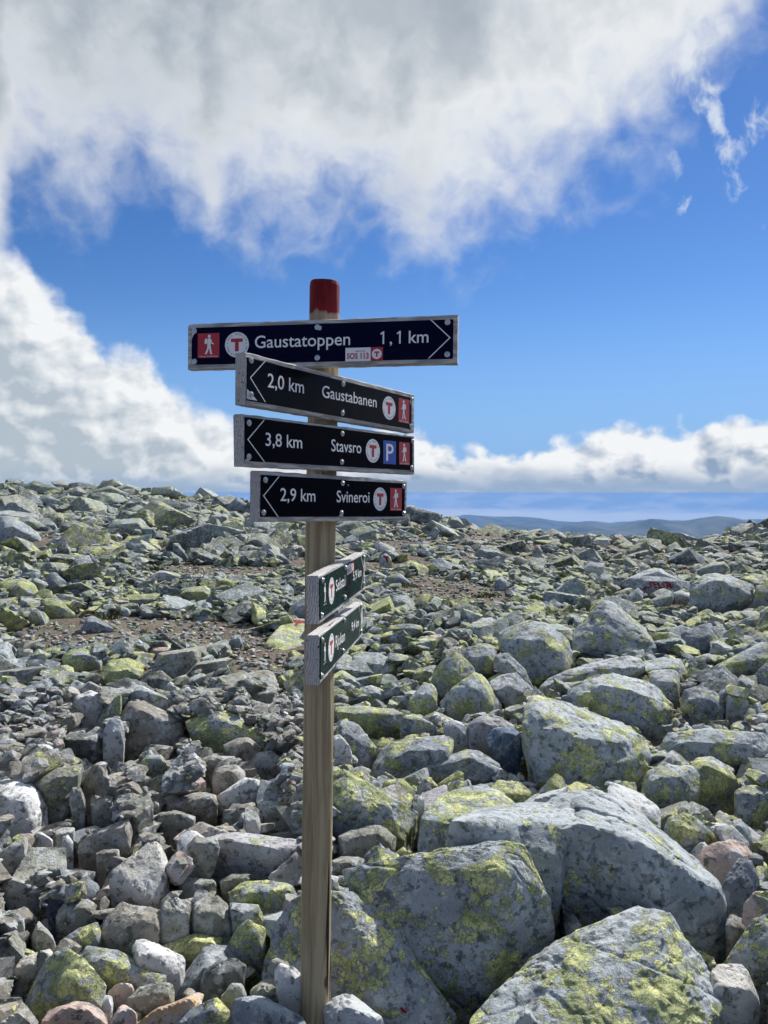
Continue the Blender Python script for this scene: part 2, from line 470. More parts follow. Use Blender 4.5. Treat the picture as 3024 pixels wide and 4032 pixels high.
def post_wood(red_from):
    m, g, bs = material('post_wood')
    oc = g.n('ShaderNodeTexCoord').outputs['Object']
    sp = g.n('ShaderNodeSeparateXYZ')
    g.put(sp.inputs[0], oc)
    kn = g.voro(g.vm('MULTIPLY', oc, (7.0, 7.0, 3.2)), 1.0)
    kd = g.step(kn.outputs['Distance'], 0.30, 0.0)
    W = g.vm('ADD', oc, g.vm('SCALE', g.vm('SUBTRACT', g.noise(g.vm('MULTIPLY', oc, (8, 8, 1.6)), 1.0, 3, 0.5, color=True), (0.5, 0.5, 0.5)), scale=0.055))
    W = g.vm('ADD', W, g.comb(g.m('MULTIPLY', kd, 0.02), g.m('MULTIPLY', kd, 0.012), 0.0))
    wv = g.noise(g.vm('MULTIPLY', W, (60, 60, 1.0)), 1.0, 3, 0.5)
    fib = g.noise(g.vm('MULTIPLY', oc, (300, 300, 6)), 1.0, 3, 0.6)
    bl = g.noise(g.vm('MULTIPLY', oc, (9, 9, 2.5)), 1.0, 5, 0.6)
    col = g.mix(g.step(wv, 0.38, 0.62), (0.275, 0.213, 0.120), (0.45, 0.365, 0.228))
    col = g.mix(g.m('MULTIPLY', g.step(fib, 0.42, 0.66), 0.25), col, (0.46, 0.39, 0.25))
    col = g.mix(g.m('MULTIPLY', g.step(bl, 0.50, 0.72), 0.6), col, (0.20, 0.165, 0.10))
    col = g.mix(g.m('MULTIPLY', g.step(kn.outputs['Distance'], 0.085, 0.04), 0.85), col, (0.07, 0.045, 0.025))
    crk = g.noise(g.vm('MULTIPLY', oc, (34, 34, 0.8)), 1.0, 2, 0.4)
    cm = g.step(crk, 0.70, 0.715)
    col = g.mix(cm, col, (0.03, 0.022, 0.015))
    # damp foot
    foot = g.step(g.m('ADD', sp.outputs[2], g.m('MULTIPLY', bl, 0.10)), 0.20, 0.06)
    col = g.mix(g.m('MULTIPLY', foot, 0.65), col, (0.06, 0.045, 0.03))
    # red paint on the head, worn along its lower edge
    rag = g.noise(g.vm('MULTIPLY', oc, (24, 24, 10)), 1.0, 6, 0.6)
    rm = g.step(g.m('ADD', sp.outputs[2], g.m('MULTIPLY', g.m('SUBTRACT', rag, 0.5), 0.07)), red_from - 0.006, red_from + 0.006)
    rn = g.noise(g.vm('MULTIPLY', oc, (70, 70, 12)), 1.0, 5, 0.6)
    rcol = g.mix(g.step(rn, 0.35, 0.7), (0.12, 0.004, 0.007), (0.22, 0.010, 0.013))
    rcol = g.mix(g.step(rn, 0.68, 0.74), rcol, (0.20, 0.13, 0.09))
    rcol = g.mix(cm, rcol, (0.03, 0.005, 0.005))
    col = g.mix(rm, col, rcol)
    wear = g.m('MULTIPLY', g.step(g.m('ADD', sp.outputs[2], g.m('MULTIPLY', g.m('SUBTRACT', rag, 0.5), 0.12)), red_from - 0.035, red_from - 0.022), g.m('SUBTRACT', 1.0, rm))
    col = g.mix(g.m('MULTIPLY', wear, 0.55), col, (0.36, 0.24, 0.20))
    g.put(bs.inputs['Base Color'], col)
    g.put(bs.inputs['Roughness'], 0.8)
    g.put(bs.inputs['Specular IOR Level'], 0.3)
    h = g.m('SUBTRACT', g.m('MULTIPLY_ADD', fib, 0.3, g.m('MULTIPLY', wv, 0.6)), g.m('MULTIPLY', cm, 1.2))
    bump(g, bs, h, 0.7, 0.004)
    return m

def plate_material(name, col, rough, spec=0.018):
    m, g, bs = material(name)
    oc = g.n('ShaderNodeTexCoord').outputs['Object']
    inf = g.n('ShaderNodeObjectInfo').outputs['Random']
    P = g.vm('ADD', oc, g.comb(g.m('MULTIPLY', inf, 7.0), inf, inf))
    scr = g.noise(g.vm('MULTIPLY', P, (6, 6, 60)), 3.0, 4, 0.6, 2.5)
    sm = g.noise(P, 9.0, 6, 0.6)
    c = g.mix(g.m('MULTIPLY', g.step(scr, 0.70, 0.74), 0.5), col, (0.09, 0.10, 0.11))
    g.put(bs.inputs['Base Color'], c)
    g.put(bs.inputs['Roughness'], g.m('MULTIPLY_ADD', sm, 0.22, rough - 0.08))
    g.put(bs.inputs['Specular IOR Level'], spec)
    bump(g, bs, sm, 0.05, 0.01)
    return m

M_STONE = stone_material()
M_SOIL = soil_material()
M_MOUNT = mountain_material()
M_BOARD = board_wood()
M_NAVY = plate_material('plate_navy', (0.0040, 0.0045, 0.024), 0.20)  # same kind of plate as the others; navy look from the light put into colour
M_BLACK = plate_material('plate_black', (0.0035, 0.0038, 0.0075), 0.14)  # same kind of plate; its blacker look in this light set as base colour
M_GLOSS = plate_material('plate_black_glossy', (0.0035, 0.0038, 0.0075), 0.13, 0.05)
M_GREEN = plate_material('plate_green', (0.006, 0.024, 0.021), 0.2)  # same kind of plate; its greener look in this light set as base colour
M_WHITE = plain('print_white', (0.86, 0.86, 0.86), 0.45, grime=0.06)
M_RED = plain('print_red', (0.46, 0.012, 0.022), 0.4, grime=0.08)
M_INK = plain('print_ink', (0.02, 0.03, 0.11), 0.4)
M_BLUE = plain('print_blue', (0.012, 0.07, 0.40), 0.4)
M_STEEL = plain('screw_steel', (0.56, 0.57, 0.58), 0.32, metal=1.0, grime=0.15, scale=400)
M_ALU = plain('bare_aluminium', (0.6, 0.62, 0.65), 0.5, grime=0.1)
M_PAINT = plain('red_marker_paint', (0.22, 0.006, 0.014), 0.7, 0.2, grime=0.2, scale=30)
M_GRASS = plain('grass_blades', (0.085, 0.10, 0.03), 0.7, 0.2)

# ------------------------------------------------------------------ terrain
_U = np.array([-2600, -900, 0, 250, 500, 700, 970, 1250, 1600, 1750, 1900, 2100, 2300, 2500, 2700, 2850, 3024, 3900, 6000.])
_V = np.array([1990, 1900, 1912, 1926, 1942, 1962, 2000, 2022, 2025, 2055, 2098, 2118, 2130, 2140, 2156, 2128, 2080, 1990, 2020.])
_Y = np.array([40, 44, 44, 44, 43, 42, 40, 40, 38, 37, 36, 34, 33, 32, 31, 32, 34, 38, 40.])
_AZ = np.arctan((_U - 1512) / F)
_TE = (1940 - _V) / F * np.cos(_AZ)
SINK = 0.26
def terrain(x, y):
    x = np.asarray(x, float)
    y = np.asarray(y, float)
    r = np.hypot(x, y)
    az = np.arctan2(x, y)
    rc = np.interp(az, _AZ, _Y) / np.maximum(np.cos(az), 0.55)
    zc = CAMZ + np.interp(az, _AZ, _TE) * rc
    front = np.clip((np.cos(az) - 0.1) / 0.5, 0, 1)
    zc = zc * front - 0.3 * (1 - front)
    s = np.clip((r - 5.5) / (rc - 5.5), 0, 1)
    z = zc * (0.35 * s + 0.65 * s ** 1.8)
    d = np.maximum(r - rc, 0)
    z = z - 0.33 * (np.sqrt(d * d + 30.0 ** 2) - 30.0)
    und = 0.05 * np.sin(x * 0.9 + 1.3) * np.sin(y * 0.7 + 0.4) + 0.03 * np.sin(x * 2.3 + y * 1.7)
    z = z + und * np.clip((r - 4) / 6, 0, 1)
    sink = np.clip((7.5 - r) / 3.0, 0, 1)
    z = z - SINK * sink * sink * (3 - 2 * sink)      # the soil lies deep under the blocks near the post
    return np.maximum(z, -1400.0 + 0.0 * r)
def ground_hit(u, v):
    d = ray(u, v)
    ys = np.concatenate([np.arange(1.5, 20, 0.05), np.arange(20, 60, 0.2)])
    z = CAMZ + d[2] * ys
    g_ = terrain(d[0] * ys, ys)
    k = np.nonzero(z <= g_)[0]
    return float(ys[k[0]]) if len(k) else 40.0

def build_terrain():
    na = 360
    ra = np.concatenate([[0.02, 0.5, 1.0], np.arange(1.4, 20, 0.28), np.geomspace(20, 60, 60), np.geomspace(62, 4600, 50), np.geomspace(4800, 31500, 24)])
    an = np.linspace(-math.pi, math.pi, na, endpoint=False)
    R_, A_ = np.meshgrid(ra, an, indexing='ij')
    X, Y = R_ * np.sin(A_), R_ * np.cos(A_)
    Z = terrain(X, Y)
    far = np.clip((R_ - 5000) / 6000, 0, 1)
    Z = Z + far * (60 * np.sin(X / 2100 + 1) * np.sin(Y / 2700) + 40 * np.sin(X / 900 + Y / 1300))
    V = np.stack([X, Y, Z], -1).reshape(-1, 3)
    i, j = np.meshgrid(np.arange(len(ra) - 1), np.arange(na), indexing='ij')
    a_, b_ = (i * na + j).ravel(), (i * na + (j + 1) % na).ravel()
    c_, d_ = ((i + 1) * na + (j + 1) % na).ravel(), ((i + 1) * na + j).ravel()
    T = np.concatenate([np.stack([a_, d_, b_], 1), np.stack([b_, d_, c_], 1)])
    o = link(bpy.data.objects.new('ground', np_mesh('ground', V, T, M_SOIL)))
    tag(o, 'bare brown stony soil and lowland under the boulder field', 'ground', kind='structure')
build_terrain()

# far mountains: ridges at their real distances, seen through the air
_tab = np.random.default_rng(3).random((64, 64, 64)).astype(np.float32)
def vnoise(P):
    P = np.asarray(P, np.float32)
    i = np.floor(P).astype(np.int64)
    f = P - i
    f = f * f * (3 - 2 * f)
    i0, i1 = i & 63, (i + 1) & 63
    def t(a_, b_, c_):
        return _tab[a_, b_, c_]
    x0, y0, z0 = i0[:, 0], i0[:, 1], i0[:, 2]
    x1, y1, z1 = i1[:, 0], i1[:, 1], i1[:, 2]
    fx, fy, fz = f[:, 0], f[:, 1], f[:, 2]
    c00 = t(x0, y0, z0) * (1 - fx) + t(x1, y0, z0) * fx
    c10 = t(x0, y1, z0) * (1 - fx) + t(x1, y1, z0) * fx
    c01 = t(x0, y0, z1) * (1 - fx) + t(x1, y0, z1) * fx
    c11 = t(x0, y1, z1) * (1 - fx) + t(x1, y1, z1) * fx
    return (c00 * (1 - fy) + c10 * fy) * (1 - fz) + (c01 * (1 - fy) + c11 * fy) * fz - 0.5
def fbm(P, octaves=4, gain=0.5):
    P = np.asarray(P, np.float32)
    s, a_ = np.zeros(len(P), np.float32), 1.0
    for k in range(octaves):
        s += a_ * vnoise(P * (2.0 ** k) + 17.3 * k)
        a_ *= gain
    return s

def ridge(name, label, pts, Y, depth, seed):
    """a mountain range whose crest has the given outline (pixels) at distance Y metres"""
    pts = np.array(pts, float)
    x_lo, x_hi = (pts[0, 0] - 1512) / F * Y, (pts[-1, 0] - 1512) / F * Y
    nx, ny = 260, 60
    xs = np.linspace(x_lo, x_hi, nx)
    ts = np.linspace(-1, 1.0, ny)
    crest = CAMZ + (1940 - np.interp(xs / Y * F + 1512, pts[:, 0], pts[:, 1])) / F * Y
    X, Tt = np.meshgrid(xs, ts, indexing='ij')
    fall = np.abs(Tt) ** 1.25
    n = fbm(np.stack([X.ravel() / (depth * 0.35), Tt.ravel() * 2.2, np.full(X.size, seed * 3.7)], 1), 5, 0.55).reshape(X.shape)
    Z = crest[:, None] * (1 - fall) + (-1480) * fall
    Z = Z + n * 330 * np.clip(np.abs(Tt) * 3, 0.02, 1) * (1 - np.abs(Tt))
    Yy = Y + Tt * depth + n * 400
    V = np.stack([X, Yy, Z], -1).reshape(-1, 3)
    i, j = np.meshgrid(np.arange(nx - 1), np.arange(ny - 1), indexing='ij')
    a_, b_, c_, d_ = (i * ny + j).ravel(), (i * ny + j + 1).ravel(), ((i + 1) * ny + j + 1).ravel(), ((i + 1) * ny + j).ravel()
    T = np.concatenate([np.stack([a_, d_, b_], 1), np.stack([b_, d_, c_], 1)])
    o = link(bpy.data.objects.new(name, np_mesh(name, V, T, M_MOUNT)))
    tag(o, label, 'mountain', kind='structure')

def tr(*p):
    return [tp('r', x, y) for x, y in p]
ridge('mountain', 'blue twin-topped mountain low on the horizon above the boulders',
      [(900, 2120)] + tr((250, 520), (380, 497), (470, 484), (560, 492), (690, 497), (740, 482), (830, 478), (900, 490), (980, 492), (1040, 483), (1120, 456), (1190, 462),
         (1260, 474), (1340, 467), (1390, 455), (1440, 446), (1490, 450), (1560, 464), (1620, 485), (1700, 498)) + [(3300, 2070), (4300, 2050)], 19000, 4200, 1)
ridge('mountain', 'faint blue mountain range farthest off behind the twin-topped mountain',
      [(700, 2070)] + tr((180, 455), (300, 441), (400, 447), (520, 446), (600, 452), (690, 466), (790, 472), (870, 468), (960, 480), (1010, 474), (1100, 470), (1300, 466),
         (1500, 462)) + [(3300, 2040), (4300, 2046)], 31000, 5200, 2)

# ------------------------------------------------------------------ the signpost
POST_D, POST_R = 2.53, 0.0485
p_top = at(1276, 1150, POST_D)
p_bot = at(1240, 3950, POST_D)
lean = (p_top - p_bot) / (p_top[2] - p_bot[2])
post_foot = p_bot + lean * (-0.25 - p_bot[2])
post_len = at(1276, 1112, POST_D)[2] + 0.25
signpost = link(bpy.data.objects.new('signpost', None))
signpost.location = tuple(post_foot)
zax = Vector(lean).normalized()
yax = zax.cross(Vector((1, 0, 0))).normalized()
PM = Matrix((yax.cross(zax).normalized(), yax, zax)).transposed()
signpost.rotation_euler = PM.to_euler()
tag(signpost, 'wooden trail signpost with red painted top and six dark arrow boards', 'signpost')
POST_MW = Matrix.Translation(Vector(post_foot)) @ PM.to_4x4()
POST_INV = POST_MW.inverted()

def build_post():
    ns, L = 48, post_len
    zs = list(np.linspace(0, L - 0.012, 60)) + [L - 0.0115, L - 0.0005, L]
    V, Fc = [], []
    for z in zs:
        k = 1.0 + 0.022 * (1 - z / L)
        if z > L - 0.005:
            k *= 0.955 if z < L - 0.0002 else 0.95
        for i in range(ns):
            an = 2 * math.pi * i / ns
            n = 0.0012 * math.sin(3 * an + z * 3) + 0.0009 * math.sin(5 * an - z * 5.1 + 1) + 0.0006 * math.sin(11 * an + z * 17)
            V.append((math.cos(an) * (POST_R * k + n), math.sin(an) * (POST_R * k + n), z))
    for r in range(len(zs) - 1):
        for i in range(ns):
            Fc.append((r * ns + i, r * ns + (i + 1) % ns, (r + 1) * ns + (i + 1) % ns, (r + 1) * ns + i))
    Fc.append(tuple(range((len(zs) - 1) * ns, len(zs) * ns)))
    me = py_mesh('post', V, Fc, post_wood(L - 0.104), smooth=True)
    for p in me.polygons:
        p.use_smooth = p.center.z < L - 0.012
    o = link(bpy.data.objects.new('post', me), signpost)
    tag(o, 'round weathered post with worn red paint on its head')
build_post()

# --- flat lettering from the built-in font
_deps = None
def glyphs(text, bold=0.006):
    """triangulated flat text: vertices (x, y), faces, and its size"""
    cu = bpy.data.curves.new('t', 'FONT')
    cu.body = text
    cu.resolution_u = 4
    cu.offset = bold
    ob = bpy.data.objects.new('t', cu)
    COL.objects.link(ob)
    bpy.context.view_layer.update()
    me = bpy.data.meshes.new_from_object(ob.evaluated_get(bpy.context.evaluated_depsgraph_get()))
    V = np.array([v.co[:2] for v in me.vertices])
    Fc = [tuple(p.vertices) for p in me.polygons]
    bpy.data.objects.remove(ob)
    bpy.data.curves.remove(cu)
    bpy.data.meshes.remove(me)
    return V, Fc
def disc(cx, cy, rx, ry, n=40):
    return [(cx + rx * math.cos(2 * math.pi * i / n), cy + ry * math.sin(2 * math.pi * i / n)) for i in range(n)]
class Flat:
    """layers of flat print; local x right, z up, each layer a little nearer the viewer (-y)"""
    def __init__(s):
        s.V, s.F, s.I = [], [], []
    def poly(s, pts, mat, lift):
        b = len(s.V)
        s.V += [(x, -lift, z) for x, z in pts]
        s.F.append(tuple(range(b, b + len(pts))))
        s.I.append(mat)
    def text(s, body, mat, lift, x, z, w=None, h=None, M=None, shear=0.0, bold=0.006):
        V, Fc = glyphs(body, bold)
        lo, hi = V.min(0), V.max(0)
        cap = 0.70
        sc_x = (w / (hi[0] - lo[0])) if w else h / cap
        sc_z = h / cap if h else sc_x
        b = len(s.V)
        for q in V:
            px, pz = (q[0] - lo[0]) * sc_x, q[1] * sc_z
            if M:
                px, pz = M(px, pz)
            s.V.append((x + px, -lift, z + pz + shear * px))
        for f in Fc:
            s.F.append(tuple(b + i for i in f))
            s.I.append(mat)
    def obj(s, name, mats, parent, xz=(0, 0), y=0.0):
        me = py_mesh(name, s.V, s.F, mats, s.I)
        bm = bmesh.new()
        bm.from_mesh(me)
        for f in bm.faces:
            if f.normal.y > 0:
                f.normal_flip()
        bm.to_mesh(me)
        bm.free()
        o = link(bpy.data.objects.new(name, me), parent)
        o.location = (xz[0], y, xz[1])
        return o

def hiker(fl, mat, lift, x0, z0, w, h, mirror):
    """walking figure with a rucksack in a box"""
    def q(pts):
        return [((x0 + w * ((1 - a_) if mirror else a_)), z0 + h * b_) for a_, b_ in pts]
    fl.poly(q(disc(0.55, 0.90, 0.085, 0.075, 20)), mat, lift)
    fl.poly(q([(0.46, 0.80), (0.60, 0.815), (0.66, 0.74), (0.64, 0.60), (0.62, 0.46), (0.44, 0.46), (0.43, 0.62)]), mat, lift)
    fl.poly(q([(0.40, 0.80), (0.43, 0.75), (0.41, 0.56), (0.33, 0.53), (0.27, 0.58), (0.29, 0.74), (0.34, 0.80)]), mat, lift)
    fl.poly(q([(0.63, 0.77), (0.68, 0.71), (0.71, 0.60), (0.82, 0.545), (0.80, 0.505), (0.66, 0.56), (0.60, 0.70)]), mat, lift + 0.00005)
    fl.poly(q([(0.44, 0.47), (0.55, 0.47), (0.52, 0.30), (0.40, 0.06), (0.28, 0.06), (0.30, 0.09), (0.42, 0.31)]), mat, lift + 0.00005)
    fl.poly(q([(0.51, 0.47), (0.62, 0.47), (0.66, 0.29), (0.70, 0.08), (0.78, 0.055), (0.60, 0.055), (0.56, 0.28)]), mat, lift + 0.0001)

def emblem(parent, cx, cz, rx, rz, y=-0.0031):
    fl = Flat()
    fl.poly(disc(0, 0, rx, rz, 56), 0, 0.0)
    def ring(text, start, end, flip):
        n = len(text)
        for i, ch in enumerate(text):
            if ch == ' ':
                continue
            an = start + (end - start) * i / (n - 1)
            def M(px, pz, an=an):
                hx = px - 0.06
                r = 0.76 if not flip else 0.90
                if flip:
                    X = math.sin(an) * (r - pz) + math.cos(an) * -hx * -1
                    Z = math.cos(an) * (r - pz) - math.sin(an) * hx
                    X = math.sin(an) * (r - pz) - math.cos(an) * hx
                    Z = math.cos(an) * (r - pz) + math.sin(an) * hx
                else:
                    X = math.sin(an) * (r + pz) + math.cos(an) * hx
                    Z = math.cos(an) * (r + pz) - math.sin(an) * hx
                return X * rx, Z * rz
            fl.text(ch, 1, 0.0003, 0, 0, h=0.145, M=M)
    R_ = math.radians
    ring('DEN NORSKE', R_(-62), R_(66), False)
    ring('TURISTFORENING', R_(258), R_(104), True)
    for an in (-82, 84):
        fl.poly(disc(math.sin(R_(an)) * 0.82 * rx, math.cos(R_(an)) * 0.82 * rz, 0.035 * rx, 0.035 * rz, 10), 1, 0.0003)
    T = [(-0.50, 0.46), (-0.47, 0.49), (0.47, 0.49), (0.50, 0.46), (0.50, 0.24), (0.47, 0.21), (0.16, 0.21), (0.16, -0.50), (0.13, -0.53),
         (-0.13, -0.53), (-0.16, -0.50), (-0.16, 0.21), (-0.47, 0.21), (-0.50, 0.24)]
    fl.poly([(a_ * rx, b_ * rz) for a_, b_ in T], 2, 0.0003)
    o = fl.obj('emblem', [M_WHITE, M_INK, M_RED], parent, (cx, cz), y)
    tag(o, 'round white emblem with a red letter T')
    return o

def screw_mesh():
    prof = [(0.0, 0.0), (0.0085, 0.0), (0.0090, 0.0010), (0.0085, 0.0022), (0.0062, 0.0024), (0.0060, 0.0046), (0.0050, 0.0058), (0.0026, 0.0064), (0.0022, 0.0048), (0.0, 0.0046)]
    ns, V, Fc = 16, [], []
    for r, h in prof:
        for i in range(ns):
            an = 2 * math.pi * i / ns
            V.append((r * math.cos(an), -h, r * math.sin(an)))
    for k in range(len(prof) - 1):
        for i in range(ns):
            Fc.append((k * ns + i, k * ns + (i + 1) % ns, (k + 1) * ns + (i + 1) % ns, (k + 1) * ns + i))
    return py_mesh('screw', V, Fc, M_STEEL)
SCREW = screw_mesh()
BOARD_T = 0.036

def board_mesh(L, H, seed, notch):
    """a sawn plank with softened, slightly chewed edges"""
    r_ = random.Random(seed)
    bm = bmesh.new()
    nx = 36
    c = 0.003
    sec = [(0, c), (c, 0), (BOARD_T - c, 0), (BOARD_T, c), (BOARD_T, H - c), (BOARD_T - c, H), (c, H), (0, H - c)]   # (y, z)
    rows = []
    for i in range(nx + 1):
        x = L * i / nx
        row = []
        for y, z in sec:
            j = r_.uniform(-0.0009, 0.0009)
            row.append(bm.verts.new((x + (r_.uniform(-0.0012, 0.0012) if i in (0, nx) else 0), y + j, z + r_.uniform(-0.0011, 0.0011))))
        rows.append(row)
    for i in range(nx):
        for k in range(8):
            bm.faces.new((rows[i][k], rows[i][(k + 1) % 8], rows[i + 1][(k + 1) % 8], rows[i + 1][k]))
    bm.faces.new(rows[0][::-1])
    bm.faces.new(rows[-1])
    bmesh.ops.recalc_face_normals(bm, faces=bm.faces)
    me = bpy.data.meshes.new('sign_board')
    bm.to_mesh(me)
    bm.free()
    me.materials.append(M_BOARD)
    return me

def sign(tile, quad, plate, label, mat, spec, seed):
    """quad: pixel corners TL TR BR BL of the plank's front; plate: the same of the metal plate; spec: what is printed and screwed on"""
    TL, TR, BR, BL = [tp(tile, *q) for q in quad]
    uL, uR = (TL[0] + BL[0]) / 2, (TR[0] + BR[0]) / 2
    rTL, rTR, rBR, rBL = ray(uL, TL[1]), ray(uR, TR[1]), ray(uR, BR[1]), ray(uL, BL[1])
    kL, kR = rTL[2] - rBL[2], rTR[2] - rBR[2]          # height per metre of distance
    DL, DR = 1 / kL, 1 / kR                            # distances for a board of height 1
    a_ = np.array([rTL[0] * DL, DL])
    b_ = np.array([rTR[0] * DR, DR])
    ex = (b_ - a_) / np.linalg.norm(b_ - a_)
    n = np.array([ex[1], -ex[0]])                      # faces the viewer
    zc = CAMZ + 0.5 * (rTL[2] + rBL[2]) * DL * 0.15
    ax = post_foot + lean * (zc - post_foot[2])
    Hh = (n @ ax[:2] + BOARD_T + POST_R + 0.001) / (n @ a_)
    pL_t, pL_b = at(uL, TL[1], DL * Hh), at(uL, BL[1], DL * Hh)
    pR_t, pR_b = at(uR, TR[1], DR * Hh), at(uR, BR[1], DR * Hh)
    X = Vector(((pR_t + pR_b) - (pL_t + pL_b)) / 2)
    L = X.length
    X.normalize()
    Yb = Vector((0, 0, 1)).cross(X).normalized()
    Z = X.cross(Yb).normalized()
    org = Vector(pL_b)
    MW = Matrix.Translation(org) @ Matrix((X, Yb, Z)).transposed().to_4x4()
    bo = link(bpy.data.objects.new('sign_board', board_mesh(L, Hh, seed, None)), signpost)
    bo.matrix_local = POST_INV @ MW
    tag(bo, label)
    inv = MW.inverted()
    def loc(x, y):
        u, v = tp(tile, x, y)
        d = inv.to_3x3() @ Vector(ray(u, v))
        o = inv @ Vector((0, 0, CAMZ))
        k = (-0.003 - o.y) / d.y
        h = o + d * k
        return h.x, h.z
    # plate
    c = [loc(*q) for q in plate]
    x0, x1 = (c[0][0] + c[3][0]) / 2, (c[1][0] + c[2][0]) / 2
    z0, z1 = (c[2][1] + c[3][1]) / 2, (c[0][1] + c[1][1]) / 2
    x0, x1 = max(x0, 0.004), min(x1, L - 0.004)
    z0, z1 = max(z0, 0.006), min(z1, Hh - 0.005)
    bm = bmesh.new()
    bmesh.ops.create_cube(bm, size=1.0)
    bmesh.ops.scale(bm, vec=((x1 - x0), 0.0028, (z1 - z0)), verts=bm.verts)
    bmesh.ops.translate(bm, vec=((x0 + x1) / 2, -0.0014, (z0 + z1) / 2), verts=bm.verts)
    bmesh.ops.bevel(bm, geom=list(bm.edges), offset=0.0008, segments=1, affect='EDGES')
    me = bpy.data.meshes.new('plate')
    bm.to_mesh(me)
    bm.free()
    me.materials.append(mat)
    link(bpy.data.objects.new('plate', me), bo)
    for s in spec:
        k = s[0]
        if k == 'text':
            _, body, (xa, ya), (xb, yb), cap = s          # baseline start, baseline end, y of the capital's top at the start
            A, B, Cc = loc(xa, ya), loc(xb, yb), loc(xa, cap)
            fl = Flat()
            fl.text(body, 0, 0.0, 0, 0, w=B[0] - A[0], h=Cc[1] - A[1], shear=(B[1] - A[1]) / (B[0] - A[0]))
            fl.obj('lettering', [M_WHITE], bo, A, -0.0034)
        elif k == 'one':
            _, (xa, ya), cap = s                            # foot of the digit's right side, y of its top
            A, Cc = loc(xa, ya), loc(xa, cap)
            h = Cc[1] - A[1]
            fl = Flat()
            fl.poly([(-0.125 * h, 0), (0, 0), (0, h), (-0.10 * h, h), (-0.125 * h, 0.97 * h)], 0, 0.0)
            fl.poly([(-0.125 * h, 0.97 * h), (-0.31 * h, 0.83 * h), (-0.29 * h, 0.73 * h), (-0.125 * h, 0.82 * h)], 0, 0.0)
            fl.obj('lettering', [M_WHITE], bo, A, -0.0034)
        elif k == 'emblem':
            _, cx, cy, rx, ry = s
            C_, Rr, Tt = loc(cx, cy), loc(cx + rx, cy), loc(cx, cy - ry)
            Lr = loc(cx - rx, cy)
            emblem(bo, (Lr[0] + Rr[0]) / 2, C_[1], (Rr[0] - Lr[0]) / 2, Tt[1] - C_[1])
        elif k == 'hiker':
            _, (xa, ya), (xb, yb), mirror, red = s         # bottom left, top right
            A, B = loc(xa, ya), loc(xb, yb)
            w, h = B[0] - A[0], B[1] - A[1]
            fl = Flat()
            if red:
                fl.poly([(0, 0), (w, 0), (w, h), (0, h)], 1, 0.0)
            hiker(fl, 0, 0.0003, 0.10 * w if red else 0, 0.10 * h, 0.8 * w if red else w, 0.86 * h, mirror)
            fl.text('Telemark Turistforening', 0, 0.0003, 0.08 * w, 0.035 * h, w=0.84 * w, h=0.055 * h)
            o = fl.obj('hiker_pictogram', [M_WHITE, M_RED], bo, A, -0.0034)
            if red:
                tag(o, 'red square with a white walking hiker')
        elif k == 'parking':
            _, (xa, ya), (xb, yb) = s
            A, B = loc(xa, ya), loc(xb, yb)
            w, h = B[0] - A[0], B[1] - A[1]
            fl = Flat()
            fl.poly([(0, 0), (w, 0), (w, h), (0, h)], 1, 0.0)
            fl.text('P', 0, 0.0003, 0.22 * w, 0.14 * h, w=0.58 * w, h=0.74 * h)
            tag(fl.obj('parking_symbol', [M_WHITE, M_BLUE], bo, A, -0.0034), 'blue square with a white letter P')
        elif k == 'sticker':
            _, (xa, ya), (xb, yb), xs = s
            A, B, S = loc(xa, ya), loc(xb, yb), loc(xs, yb)
            w, h, m_ = B[0] - A[0], B[1] - A[1], S[0] - A[0]
            fl = Flat()
            fl.poly([(0, 0), (m_, 0), (m_, h), (0, h)], 0, 0.0)
            fl.poly([(m_, 0), (w, 0), (w, h), (m_, h)], 1, 0.0)
            fl.text('SOS 113', 1, 0.0003, 0.04 * w, 0.20 * h, w=m_ - 0.09 * w, h=0.40 * h, bold=0.03)
            fl.text('AMBULANSE', 1, 0.0003, 0.40 * m_, 0.70 * h, w=0.38 * m_, h=0.09 * h)
            cx, cz, r_ = (m_ + w) / 2, h / 2, min((w - m_) / 2, h / 2) * 0.80
            fl.poly(disc(cx, cz, r_, r_, 30), 0, 0.0003)
            fl.poly([(cx - 0.5 * r_, cz + 0.5 * r_), (cx + 0.5 * r_, cz + 0.5 * r_), (cx + 0.5 * r_, cz + 0.2 * r_), (cx + 0.16 * r_, cz + 0.2 * r_), (cx + 0.16 * r_, cz - 0.55 * r_),
                     (cx - 0.16 * r_, cz - 0.55 * r_), (cx - 0.16 * r_, cz + 0.2 * r_), (cx - 0.5 * r_, cz + 0.2 * r_)], 1, 0.0006)
            tag(fl.obj('sticker', [M_WHITE, M_RED], bo, A, -0.0036), 'white and red emergency number sticker')
        elif k == 'arrow':
            pts = [loc(*q) for q in s[1]]
            hw = 0.0020
            fl = Flat()
            sg = 1 if pts[1][0] > pts[0][0] else -1
            o_ = [(p[0] + sg * hw, p[1]) for p in pts]
            i_ = [(p[0] - sg * hw, p[1]) for p in pts]
            o_[1] = (pts[1][0] + sg * hw * 1.1, pts[1][1])
            i_[1] = (pts[1][0] - sg * hw * 1.1, pts[1][1])
            fl.poly([o_[0], o_[1], i_[1], i_[0]], 0, 0.0)
            fl.poly([o_[1], o_[2], i_[2], i_[1]], 0, 0.0)
            fl.obj('arrow_line', [M_WHITE], bo, (0, 0), -0.0034)
        elif k == 'screws':
            for q in s[1]:
                p = loc(*q)
                so = link(bpy.data.objects.new('screw', SCREW), bo)
                so.location = (p[0], -0.0028, p[1])
                so.rotation_euler = (0, rnd.uniform(0, 6), 0)
        elif k == 'chips':                                  # bare metal where the plate's coating came off
            for j, q in enumerate(s[1]):
                fl = Flat()
                fl.poly([loc(*z) for z in q], 0, 0.0)
                fl.obj('bare_metal_chip', [M_ALU], bo, (0, 0), -0.0032)

